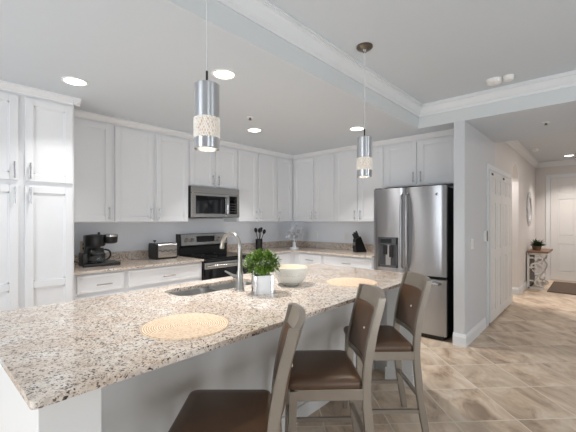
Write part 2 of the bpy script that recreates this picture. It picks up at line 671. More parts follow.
# left wall with sliding door opening
bm = B()
box(bm, XL - .1, XL, YR, .6, 0, ZH)
box(bm, XL - .1, XL, 2.6, YA, 0, ZH)
box(bm, XL - .1, XL, .6, 2.6, 2.1, ZH)
struct('wall_left', bm, M['wall_shaded'])
bm = B()
for y in (.6, 1.57, 2.54):
    box(bm, XL - .08, XL - .02, y, y + .06, 0, 2.1)
box(bm, XL - .08, XL - .02, .6, 2.6, 2.04, 2.1)
box(bm, XL - .08, XL - .02, .6, 2.6, 0, .06)
struct('window_1', bm, M['trim'])
bm = B()
box(bm, XL, -1.5, YR - .1, YR, 0, ZH)
box(bm, -.1, 1.5, YR - .1, YR, 0, ZH)
box(bm, 2.9, XH + .1, YR - .1, YR, 0, ZH)
box(bm, -1.5, -.1, YR - .1, YR, 2.1, ZH)
box(bm, 1.5, 2.9, YR - .1, YR, 2.1, ZH)
struct('wall_rear', bm, M['wall_shaded'])
for n, x0 in ((2, -1.5), (3, 1.5)):
    bm = B()
    for x in (x0, x0 + .67, x0 + 1.34):
        box(bm, x, x + .06, YR - .08, YR - .02, 0, 2.1)
    box(bm, x0, x0 + 1.4, YR - .079, YR - .021, 2.04, 2.1)
    box(bm, x0, x0 + 1.4, YR - .079, YR - .021, 0, .06)
    struct('window_%d' % n, bm, M['trim'])
# living room right wall and far side of the hall
bm = B(); box(bm, XH, XH + .1, YR, YHR, 0, ZH)
struct('wall_right', bm, M['wall_shaded'])
bm = B(); box(bm, XH, XE, YHR - .1, YHR, 0, ZH)
struct('wall_hall_right', bm, M['foyer'])

# hall wall (with arched opening), column end at the kitchen
AX0, AX1, AZS, AZT = 6.90, 7.58, 2.03, 2.37
bm = B()
poly = [(XH, 0), (AX0, 0), (AX0, AZS)]
cxa, ra = (AX0 + AX1) / 2, (AX1 - AX0) / 2
for i in range(1, 16):
    a = PI - PI * i / 16
    poly.append((cxa + ra * math.cos(a), AZS + (AZT - AZS) * math.sin(a)))
poly += [(AX1, AZS), (AX1, 0), (XE, 0), (XE, ZH), (5.5, ZH), (5.5, ZL), (XH, ZL)]
prism(bm, poly, 'y', YH, YH + .105)
struct('wall_hall', bm, M['foyer'])
# skin over the kitchen end of that wall; cool-to-warm light change put into colour
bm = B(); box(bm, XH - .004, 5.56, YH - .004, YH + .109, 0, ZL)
struct('wall_column', bm, M['wall_shaded'])
bm = B(); box(bm, 5.6, XE, 2.3, 2.4, 0, ZH); box(bm, 5.5, 5.6, YH + .1, 2.4, 0, ZH); box(bm, 5.5, XE + .1, YH + .1, 2.4, ZH, ZH + .1)
struct('wall_side_room', bm, M['foyer'])
bm = B(); box(bm, XE, XE + .1, YHR - .1, 2.4, 0, ZH)
struct('wall_end', bm, M['foyer'])

l = bpy.data.lights.new('side_room_fill', 'AREA')  # unseen fill light, added to brighten the view through the arch
l.shape = 'DISK'; l.size = .3; l.energy = 30; l.color = (1, .95, .9)
lo = bpy.data.objects.new('side_room_fill', l); lo.location = (7.3, 1.75, ZH - .05); COL.objects.link(lo)

# crown mouldings
CR = [(0, 0), (0, -.115), (.012, -.115), (.016, -.095), (.03, -.085), (.045, -.06), (.06, -.035), (.075, -.028), (.075, -.012), (.088, -.012), (.088, 0)]
bm = B()
prism(bm, [(YBM - d, ZH + z) for d, z in CR], 'x', XL, XH)
prism(bm, [(XH - d, ZH + z) for d, z in CR], 'y', YR, YBM)
struct('trim_1', bm, M['trim'])
bm = B()
prism(bm, [(YH - d, ZH + z) for d, z in CR], 'x', 5.57, XE)
prism(bm, [(XE - d, ZH + z) for d, z in CR], 'y', YHR, YH)
struct('trim_2', bm, M['trim'])
# crown on the wall cabinets and pantry
CC = [(0.012, 2.418), (-.004, 2.418), (-.008, 2.43), (-.018, 2.436), (-.032, 2.455), (-.04, 2.46), (-.04, ZL), (0.012, ZL)]
bm = B()
prism(bm, [(3.85 + d, z) for d, z in CC], 'x', 1.02, 4.415)
prism(bm, [(4.405 + d, z) for d, z in CC], 'y', 1.255, 3.86)
struct('trim_3', bm, M['cab'])
bm = B()
prism(bm, [(3.49 + d, z) for d, z in CC], 'x', .2, 1.055)
prism(bm, [(1.012 - d, z) for d, z in CC], 'y', 3.452, YA - .3)
struct('trim_4', bm, M['cab'])


def baseboard(name, parts):
    bm = B()
    for ax, a0, a1, pl, sgn in parts:
        pf = [(pl, 0), (pl + sgn * .016, 0), (pl + sgn * .016, .1), (pl + sgn * .010, .118), (pl + sgn * .006, .135), (pl, .135)]
        prism(bm, pf, ax, a0, a1)
    return struct(name, bm, M['trim'])


baseboard('baseboard_column', [('x', XH - .004, 5.0, YH - .004, -1), ('y', YH - .02, YH + .115, XH - .004, -1)])
baseboard('baseboard_hall', [('x', 6.72, AX0, YH, -1), ('x', AX1, XE, YH, -1), ('y', YH, YH + .12, AX1, -1)])
baseboard('baseboard_end', [('y', .88, YH, XE, -1)])


# ------------------------------------------------------------------ doors of the hall
def panel_door(side, pl, u0, u1, z0, z1, cols, rows, t=.035, st=.1):
    """flat leaf with raised panels; rows = list of (z0,z1)"""
    bm = B()
    u0, u1 = min(u0, u1), max(u0, u1)
    wbox(bm, side, pl, u0, u1, 0.008, t, z0, z1)
    cw = (u1 - u0 - st * (cols + 1)) / cols
    for c in range(cols + 1):
        a = u0 + c * (cw + st)
        wbox(bm, side, pl, a, a + st, 0, .009, z0, z1, .002)
    zz = [z0] + [q for r in rows for q in r] + [z1]
    for k in range(0, len(zz), 2):
        wbox(bm, side, pl, u0 + st, u1 - st, 0.0003, .009, zz[k], zz[k + 1], .002)
    for r in rows:
        for c in range(cols):
            a = u0 + st + c * (cw + st)
            g = min(.028, cw * .2)
            wbox(bm, side, pl, a + g, a + cw - g, .002, .009, r[0] + g, r[1] - g, .004)
    return bm


# closet bifold door
bm = B()
z1 = 2.06
for u0, u1, a, b in ((5.06, 5.13, 0, 2.13), (6.60, 6.67, 0, 2.13), (5.13, 6.60, 2.06, 2.13)):
    wbox(bm, 'A', YH - .022, u0, u1, 0, .02, a, b, .003)
struct('door_2', bm, M['trim'])
d2 = bpy.data.objects['door_2']
OFF['door_2'] = Vector((0, 0, 0))
for u0, u1 in ((5.135, 5.86), (5.87, 6.595)):
    bm = panel_door('A', YH - .040, u0, u1, .03, 2.045, 2, [(.16, .86), (.98, 1.62), (1.74, 1.95)], t=.034, st=.085)
    lf = obj('door_leaf', bm, M['doorp'], d2)
    bm = B()
    wbox(bm, 'A', YH - .046, u0 + .06, u0 + .15, 0, .008, 1.985, 2.012)
    obj('hinge', bm, M['blackm'], lf)
# front door at the end of the foyer
bm = B()
for u0, u1, a, b in ((.80, .885, 0, 2.43), (-.285, -.20, 0, 2.43), (-.20, .80, 2.35, 2.43)):
    wbox(bm, 'B', XE - .022, u0, u1, 0, .02, a, b, .003)
struct('door_1', bm, M['trim'])
d1 = bpy.data.objects['door_1']
OFF['door_1'] = Vector((0, 0, 0))
bm = panel_door('B', XE - .014, -.195, .795, .02, 2.345, 2, [(.2, .85), (1.02, 1.86), (1.98, 2.2)], t=.012, st=.13)
obj('door_leaf', bm, M['doorp'], d1)


# ------------------------------------------------------------------ cabinets
def cabinet(name, label, side, u0, u1, z0, z1, pl, depth, doors, group=None, drawers=(), toe=False):
    """doors = (u0,u1,z0,z1,handle_u,handle_z,mid)"""
    u0, u1 = min(u0, u1), max(u0, u1)
    loc = ((u0 + u1) / 2, pl + depth / 2, z0) if side == 'A' else (pl + depth / 2, (u0 + u1) / 2, z0)
    t = thing(name, label, 'cabinet', loc, 0, group)
    bm = B()
    if toe:
        wbox(bm, side, pl, u0, u1, .08, depth - .003, z0, z0 + .1)
        wbox(bm, side, pl, u0, u1, .02, depth - .003, z0 + .1, z1)
    else:
        wbox(bm, side, pl, u0, u1, .02, depth - .003, z0, z1, .0015)
    obj('body', bm, M['cab'], t)
    for (a, b, c, d, hu, hz, mid) in doors:
        dr = obj('door', shaker(side, pl, a, b, c, d, mid=mid), M['cab'], t)
        if hu is not None:
            obj('handle', pull(side, pl, hu, hz), M['pull'], dr, smooth=True)
    for (a, b, c, d, hu, hz) in drawers:
        dr = obj('drawer', slabfront(side, pl, a, b, c, d), M['cab'], t)
        obj('handle', pull(side, pl, hu, hz, .14, False), M['nickel'], dr, smooth=True)
    return t


PY = 3.48
cabinet('pantry_cabinet', 'tall white pantry cabinet with paired upper and lower doors at left edge', 'A', .215, 1.012, 0, 2.42, PY, YA - PY,
        [(.245, .608, 1.71, 2.395, .578, 1.79, None), (.652, .995, 1.71, 2.395, .682, 1.79, None),
         (.245, .608, .12, 1.672, .578, 1.59, .85), (.652, .995, .12, 1.672, .682, 1.59, .85)])
UA, UB = 3.84, 4.395
WG = None
hz = 1.46
cabinet('wall_cabinet', 'single-door white wall cabinet right beside the tall pantry, above the coffee maker', 'A', 1.014, 1.480, 1.36, 2.42, UA, YA - UA,
        [(1.03, 1.462, 1.37, 2.395, 1.434, hz, None)])
cabinet('wall_cabinet', 'two-door white wall cabinet left of the microwave, above the toaster', 'A', 1.480, 2.398, 1.36, 2.42, UA, YA - UA,
        [(1.500, 1.922, 1.37, 2.395, 1.894, hz, None), (1.966, 2.385, 1.37, 2.395, 1.994, hz, None)])
cabinet('wall_cabinet', 'short two-door white cabinet directly above the microwave', 'A', 2.398, 3.190, 1.825, 2.42, UA, YA - UA,
        [(2.415, 2.778, 1.835, 2.395, 2.75, 1.92, None), (2.815, 3.172, 1.835, 2.395, 2.843, 1.92, None)])
cabinet('wall_cabinet', 'two-door white wall cabinet just right of the microwave, above the utensil crock', 'A', 3.190, 4.008, 1.36, 2.42, UA, YA - UA,
        [(3.208, 3.568, 1.37, 2.395, 3.54, hz, None), (3.608, 3.985, 1.37, 2.395, 3.636, hz, None)])
cabinet('wall_cabinet', 'single-door white wall cabinet in the inner corner above the ornament tree', 'A', 4.008, XB - .004, 1.36, 2.42, UA, YA - UA,
        [(4.030, 4.372, 1.37, 2.395, 4.058, hz, None)])
cabinet('wall_cabinet', 'two-door white wall cabinet on the fridge wall, next to the corner', 'B', 2.992, UA + .018, 1.36, 2.42, UB, XB - UB,
        [(3.815, 3.412, 1.37, 2.395, 3.44, hz, None), (3.372, 3.012, 1.37, 2.395, 3.344, hz, None)])
cabinet('wall_cabinet', 'two-door white wall cabinet above the knife block, left of the fridge', 'B', 2.178, 2.992, 1.36, 2.42, UB, XB - UB,
        [(2.976, 2.602, 1.37, 2.395, 2.63, hz, None), (2.567, 2.196, 1.37, 2.395, 2.539, hz, None)])
cabinet('wall_cabinet', 'short two-door white cabinet above the fridge', 'B', 1.250, 2.178, 1.83, 2.42, UB, XB - UB,
        [(2.155, 1.732, 1.845, 2.395, 1.762, 1.94, None), (1.700, 1.272, 1.845, 2.395, 1.670, 1.94, None)])
BA, BB = 3.54, 4.08


def lower(a, b):
    return (a, b, .12, .665, None, 0, None)


cabinet('base_cabinet', 'white base cabinet below the coffee maker with one drawer', 'A', 1.014, 1.490, 0, .891, BA, YA - BA,
        [lower(1.03, 1.467)], None, [(1.05, 1.467, .70, .868, 1.275, .772)], True)
cabinet('base_cabinet', 'wide white base cabinet below the toaster with one long drawer', 'A', 1.490, 2.395, 0, .891, BA, YA - BA,
        [lower(1.514, 1.94), lower(1.945, 2.378)], None, [(1.514, 2.378, .70, .868, 1.95, .772)], True)
cabinet('base_cabinet', 'white corner base cabinet immediately right of the range', 'A', 3.195, XB - .004, 0, .891, BA, YA - BA,
        [lower(3.21, 3.99)], None, [(3.21, 3.99, .70, .868, 3.6, .772)], True)
cabinet('base_cabinet', 'white base cabinet on the fridge wall nearest the corner, narrow drawer', 'B', 2.990, BA + .018, 0, .891, BB, XB - BB,
        [lower(3.46, 3.01)], None, [(3.46, 3.008, .70, .868, 3.22, .785)], True)
cabinet('base_cabinet', 'wide white base cabinet beside the fridge, below the knife block', 'B', 2.180, 2.990, 0, .891, BB, XB - BB,
        [lower(2.97, 2.59), lower(2.58, 2.20)], None, [(2.972, 2.196, .70, .868, 2.57, .785)], True)

# countertops with low granite backsplash
t = thing('countertop', 'speckled granite counter left of the range under the coffee maker and toaster', 'countertop', (1.7, 3.85, .892))
bm = B(); box(bm, 1.014, 2.396, 3.515, YA - .002, .892, .914, .002)
obj('slab', bm, M['granite'], t)
bm = B(); box(bm, 1.014, 2.396, YA - .022, YA - .002, .914, 1.015, .002)
obj('backsplash', bm, M['granite'], t)
t = thing('countertop', 'L-shaped speckled granite counter running round the corner from range to fridge', 'countertop', (4.3, 3.6, .892))
bm = B()
slab(bm, [(3.182, 3.515), (4.055, 3.515), (4.055, 2.18), (XB - .002, 2.18), (XB - .002, YA - .002), (3.182, YA - .002)], [], .892, .914)
obj('slab', bm, M['granite'], t)
bm = B()
box(bm, 3.182, XB - .002, YA - .022, YA - .002, .914, 1.015, .002)
box(bm, XB - .022, XB - .002, 2.18, YA - .022, .914, 1.015, .002)
obj('backsplash', bm, M['granite'], t)

# ------------------------------------------------------------------ island
IX0, IX1, IY0, IY1 = .218, 2.992, 1.094, 2.30
t = thing('kitchen_island', 'white painted island base with square corner posts below the granite top', 'island', (1.6, 1.7, 0))
bm = B()
slab(bm, [(.275, 1.535), (2.935, 1.535), (2.935, 2.20), (.275, 2.20)], [[(.295, 1.553), (.295, 2.182), (2.915, 2.182), (2.915, 1.553)]], .02, .891)
box(bm, .275, 2.935, 1.535, 2.20, 0, .019)
obj('body', bm, M['island'], t)
for x0, x1 in ((.24, .402), (2.795, 2.957)):
    bm = B()
    box(bm, x0, x1, 1.13, 1.36, 0, .891, .003)
    box(bm, x0 - .012, x1 + .012, 1.118, 1.372, 0, .11, .004)
    obj('post', bm, M['island'], t)
bm = B()
box(bm, .262, .30, 1.36, 2.22, 0, .891, .002)
for q in ((1.38, 1.43), (2.15, 2.20)):
    box(bm, .254, .262, q[0], q[1], .12, .85)
obj('end_panel', bm, M['island'], t)
bm = B(); box(bm, 2.93, 2.95, 1.36, 2.22, 0, .891, .002)
obj('end_panel', bm, M['island'], t)
bm = B(); box(bm, .402, 2.795, 1.519, 1.535, 0, .10, .003)
obj('base_moulding', bm, M['island'], t)
for u0, u1 in ((.32, .96), (.97, 1.9), (1.91, 2.4), (2.41, 2.92)):
    bm = B()
    box(bm, u0, u1, 2.20, 2.22, .12, .85, .002)
    obj('door', bm, M['island'], t)

SX0, SX1, SY0, SY1 = 1.135, 1.835, 1.890, 2.168
bm = B()
slab(bm, rrect(IX0, IX1, IY0, IY1, .012, 3), [rrect(SX0, SX1, SY0, SY1, .09, 8)[::-1]], .892, .914)
o = obj('island_countertop', bm, M['granite'])
tag(o, 'large beige speckled granite slab on the island with sink cut into it', 'countertop')

# sink
t = thing('kitchen_sink', 'stainless double-bowl sink set under the island granite', 'sink', (1.485, 2.03, .69))
for x0, x1 in ((SX0 - .006, 1.452), (1.468, SX1 + .006)):
    bm = B()
    y0, y1 = SY0 - .006, SY1 + .006
    loops = []
    for z, ins, r in ((.8915, 0, .095), (.74, .006, .09), (.705, .02, .075), (.70, .05, .05)):
        loops.append([bm.verts.new((p[0], p[1], z)) for p in rrect(x0 + ins, x1 - ins, y0 + ins, y1 - ins, r, 6)])
    for a, b in zip(loops, loops[1:]):
        for i in range(len(a)):
            bm.faces.new([a[i], a[(i + 1) % len(a)], b[(i + 1) % len(b)], b[i]])
    bm.faces.new(loops[-1])
    bw = obj('basin', bm, M['sinkst'], t, smooth=True)
    bm = B(); lathe(bm, ((x0 + x1) / 2, (y0 + y1) / 2, .7005), [(.045, 0), (.045, .003), (.03, .004), (.028, .001)], 24)
    obj('drain', bm, M['chrome'], bw, smooth=True)
bm = B(); box(bm, 1.446, 1.474, SY0 + .0, SY1 - .0, .76, .862, .006)
obj('divider', bm, M['sinkst'], t)

# faucet
fx, fy = 1.514, 1.80
t = thing('faucet', 'tall brushed gooseneck faucet beside the island sink', 'faucet', (fx, fy, .914))
bm = B()
lathe(bm, (fx, fy, .914), [(.031, 0), (.031, .006), (.027, .012), (.025, .05), (.022, .055), (.0215, .12), (.017, .135), (.0155, .2)], 24)
obj('body', bm, M['nickel'], t, smooth=True)
bm = B()
top = 1.285
cy = fy + .098
pts = [(fx, fy, 1.10), (fx, fy, 1.19)]
for i in range(0, 15):
    a = (PI * .97) * i / 14
    pts.append((fx, cy - .098 * math.cos(a), 1.20 + .094 * math.sin(a)))
tube(bm, pts, [.0145] * 4 + [.0125] * (len(pts) - 6) + [.0135, .015], 14)
obj('spout', bm, M['nickel'], t, smooth=True)
bm = B()
e = pts[-1]
tube(bm, [e, (fx, e[1] + .002, e[2] - .012), (fx, e[1] + .004, e[2] - .024)], [.015, .017, .0155], 14)
obj('spray_head', bm, M['nickel'], t, smooth=True)
bm = B()
tube(bm, [(fx - .004, fy + .015, 1.0), (fx - .01, fy + .045, 1.004)], .015, 12)
tube(bm, bez((fx - .01, fy + .045, 1.004), (fx - .015, fy + .07, 1.01), (fx - .02, fy + .1, 1.024), (fx - .02, fy + .135, 1.03), 6), [.013, .011, .009, .008, .0075, .007, .006], 10)
obj('lever', bm, M['nickel'], t, smooth=True)


# ------------------------------------------------------------------ refrigerator
FX, FY0, FY1, FZ = 4.08, 1.268, 2.176, 1.785
FM = 1.745
t = thing('refrigerator', 'stainless french-door refrigerator with ice and water dispenser and bottom freezer', 'refrigerator', (4.4, 1.717, 0))
bm = B(); box(bm, FX + .075, XB - .015, FY0 + .012, FY1 - .012, .02, FZ - .015, .004)
obj('body', bm, M['blackm'], t)


def fdoor(y0, y1, z0, z1, bulge=.02):
    poly = []
    n = 14
    for i in range(n + 1):
        s = i / n
        e = min(s, 1 - s)
        rd = .010 * (1 - min(1, e / .05)) ** 2
        poly.append((FX + .012 - bulge * (1 - (2 * s - 1) ** 2) + rd, y0 + (y1 - y0) * s))
    poly += [(FX + .07, y1), (FX + .07, y0)]
    bm = B()
    prism(bm, poly, 'z', z0, z1)
    return bm


ld = obj('door', fdoor(FM + .003, FY1, .735, FZ), M['steel'], t, smooth=True)
rd = obj('door', fdoor(FY0, FM - .003, .735, FZ), M['steel'], t, smooth=True)
fz = obj('freezer_drawer', fdoor(FY0, FY1, .055, .70, .022), M['steel'], t, smooth=True)
for d, y in ((ld, FM + .033), (rd, FM - .033)):
    bm = B()
    tube(bm, [(FX + .004, y, .80), (FX - .04, y, .83), (FX - .055, y, 1.0), (FX - .06, y, 1.25), (FX - .055, y, 1.5), (FX - .04, y, 1.68), (FX + .004, y, 1.71)],
         [.011, .013, .014, .0145, .014, .013, .011], 12)
    obj('handle', bm, M['steel'], d, smooth=True)
bm = B()
tube(bm, [(FX + .0, FY0 + .06, .655), (FX - .05, FY0 + .07, .655), (FX - .055, FY1 - .07, .655), (FX + .0, FY1 - .06, .655)], .013, 12)
obj('handle', bm, M['steel'], fz, smooth=True)
# dispenser on the left door
dp = B()
DY0, DY1, DZ0, DZ1 = 1.835, 2.095, .79, 1.17
dx = FX - .0085
box(dp, dx - .004, dx + .012, DY0, DY1, DZ0, DZ0 + .03, .003)
box(dp, dx - .004, dx + .012, DY0, DY0 + .022, DZ0, DZ1, .003)
box(dp, dx - .004, dx + .012, DY1 - .022, DY1, DZ0, DZ1, .003)
box(dp, dx - .004, dx + .012, DY0, DY1, 1.075, DZ1, .003)
ds = obj('dispenser', dp, M['dksteel'], ld)
bm = B(); box(bm, dx + .001, dx + .011, DY0 + .02, DY1 - .02, DZ0 + .028, 1.077)
obj('recess', bm, M['dkgrey'], ds)
bm = B(); box(bm, dx - .006, dx - .003, DY0 + .08, DY1 - .03, 1.095, 1.15)
obj('control_panel', bm, M['display'], ds)
bm = B(); box(bm, dx - .012, dx + .004, DY0 + .06, DY0 + .11, .92, 1.07, .003)
box(bm, dx - .012, dx + .004, DY0 + .14, DY0 + .19, .95, 1.07, .003)
obj('paddle', bm, M['black'], ds)
bm = B(); lathe(bm, (FX - .001, 1.37, 1.685), [(.017, 0), (.017, .006), (.012, .009)], 20, axis='x')
for v in bm.verts:
    v.co.x = 2 * (FX - .001) - v.co.x
obj('badge', bm, M['chrome'], rd)
for ya, yb in ((FY0 + .02, FY0 + .09), (FY1 - .09, FY1 - .02)):
    bm = B(); box(bm, FX + .02, FX + .12, ya, yb, FZ - .014, FZ + .012, .003)
    obj('hinge_cover', bm, M['dkgrey'], t)
bm = B(); box(bm, FX + .03, FX + .08, FY0 + .03, FY1 - .03, 0, .05)
obj('kick_plate', bm, M['black'], t)

# ------------------------------------------------------------------ microwave
t = thing('microwave', 'stainless over-the-range microwave with black window below short cabinet', 'microwave', (2.79, 3.98, 1.42))
MX0, MX1, MZ0, MZ1, MY = 2.402, 3.186, 1.42, 1.822, 3.80
bm = B(); box(bm, MX0, MX1, MY + .02, YA - .004, MZ0, MZ1 - .002, .003)
obj('body', bm, M['black'], t)
bm = B()
box(bm, MX0 + .003, MX1 - .003, MY - .005, MY + .02, MZ1 - .085, MZ1 - .004, .003)
obj('vent_panel', bm, M['steel_h'], t)
dx1 = 2.955
bm = B()
fr = .055
for q in ((MX0 + .003, MX0 + .062, MZ0 + .004, MZ1 - .088), (dx1 - .02, dx1, MZ0 + .004, MZ1 - .088), (MX0 + .062, dx1 - .02, MZ0 + .004, MZ0 + .05), (MX0 + .062, dx1 - .02, MZ1 - .12, MZ1 - .088)):
    box(bm, q[0], q[1], MY - .008, MY + .02, q[2], q[3], .002)
dr = obj('door', bm, M['steel_h'], t)
bm = B(); box(bm, MX0 + .06, dx1 - .018, MY - .005, MY + .018, MZ0 + .048, MZ1 - .118)
obj('window', bm, M['glass_black'], dr)
bm = B()
hx = dx1 - .012
tube(bm, [(hx, MY - .004, MZ0 + .04), (hx, MY - .045, MZ0 + .06), (hx, MY - .05, MZ0 + .17), (hx, MY - .045, MZ1 - .15), (hx, MY - .004, MZ1 - .13)], .011, 12)
obj('handle', bm, M['chrome'], dr, smooth=True)
bm = B(); box(bm, dx1 + .004, MX1 - .003, MY - .006, MY + .02, MZ0 + .004, MZ1 - .088, .002)
cp = obj('control_panel', bm, M['steel_h'], t)
bm = B(); box(bm, dx1 + .05, MX1 - .05, MY - .008, MY, MZ0 + .05, MZ1 - .105)
for i in range(4):
    for j in range(3):
        box(bm, dx1 + .06 + j * .036, dx1 + .082 + j * .036, MY - .0092, MY - .007, MZ0 + .075 + i * .036, MZ0 + .088 + i * .036, 0, 2, 1)
obj('keypad', bm, [M['glass_black'], M['dkgrey']], cp)
bm = B(); box(bm, MX0 + .15, MX1 - .25, MY + .05, MY + .3, MZ0 - .012, MZ0 + .002)
obj('bottom_grille', bm, M['dkgrey'], t)

# ------------------------------------------------------------------ range
t = thing('range', 'stainless and black electric range with raised control panel', 'range', (2.79, 3.85, 0))
RX0, RX1, RY = 2.402, 3.178, 3.50
bm = B(); box(bm, RX0, RX1, RY + .03, YA - .004, .02, .905, .003)
obj('body', bm, M['black'], t)
bm = B(); box(bm, RX0, RX1, RY + .005, YA - .08, .903, .922, .004)
ck = obj('cooktop', bm, M['glass_black'], t)
for x, y, r in ((2.60, 3.70, .1), (2.98, 3.70, .08), (2.60, 3.95, .08), (2.98, 3.95, .1)):
    bm = B(); lathe(bm, (x, y, .9218), [(r, 0), (r, .0012), (r - .004, .0012), (r - .004, 0)], 32, cap0=False, cap1=False)
    obj('burner_ring', bm, M['dkgrey'], ck)
bm = B()
prism(bm, [(YA - .004, .92), (YA - .09, .92), (YA - .09, 1.02), (YA - .105, 1.045), (YA - .085, 1.195), (YA - .004, 1.20)], 'x', RX0 - .002, RX1 + .002)
bg = obj('backguard', bm, M['black'], t)
bm = B()
for x0, x1 in ((RX0 + .02, RX1 - .012),):
    vs = [(x0, YA - .1075, 1.047), (x1, YA - .1075, 1.047), (x1, YA - .0875, 1.193), (x0, YA - .0875, 1.193)]
    f = [bm.verts.new(p) for p in vs]
    g = [bm.verts.new((p[0], p[1] + .004, p[2])) for p in vs]
    bm.faces.new(f); bm.faces.new(g[::-1])
    for i in range(4):
        bm.faces.new([f[i], f[(i + 1) % 4], g[(i + 1) % 4], g[i]])
cp = obj('control_panel', bm, M['steel_h'], bg)
bm = B(); box(bm, 2.66, 2.95, YA - .106, YA - .09, 1.085, 1.165, .002)
obj('display', bm, M['display'], cp)
for x in (2.50, 2.585, 3.03, 3.11):
    bm = B()
    tube(bm, [(x, YA - .095, 1.12), (x, YA - .112, 1.118), (x, YA - .135, 1.116)], [.027, .024, .021], 18)
    obj('knob', bm, M['nickel'], cp, smooth=True)
bm = B()
box(bm, RX0 + .004, RX1 - .004, RY, RY + .03, .21, .79, .003)
dr = obj('oven_door', bm, M['glass_black'], t)
bm = B(); box(bm, RX0 + .004, RX1 - .004, RY - .004, RY + .03, .79, .868, .003)
obj('door_band', bm, M['steel_h'], dr)
bm = B()
tube(bm, [(RX0 + .05, RY + .005, .825), (RX0 + .055, RY - .04, .828), (RX1 - .055, RY - .04, .828), (RX1 - .05, RY + .005, .825)], .012, 12)
obj('handle', bm, M['steel_h'], dr, smooth=True)
bm = B(); box(bm, RX0 + .004, RX1 - .004, RY + .002, RY + .03, .05, .2, .003)
obj('storage_drawer', bm, M['steel_h'], t)

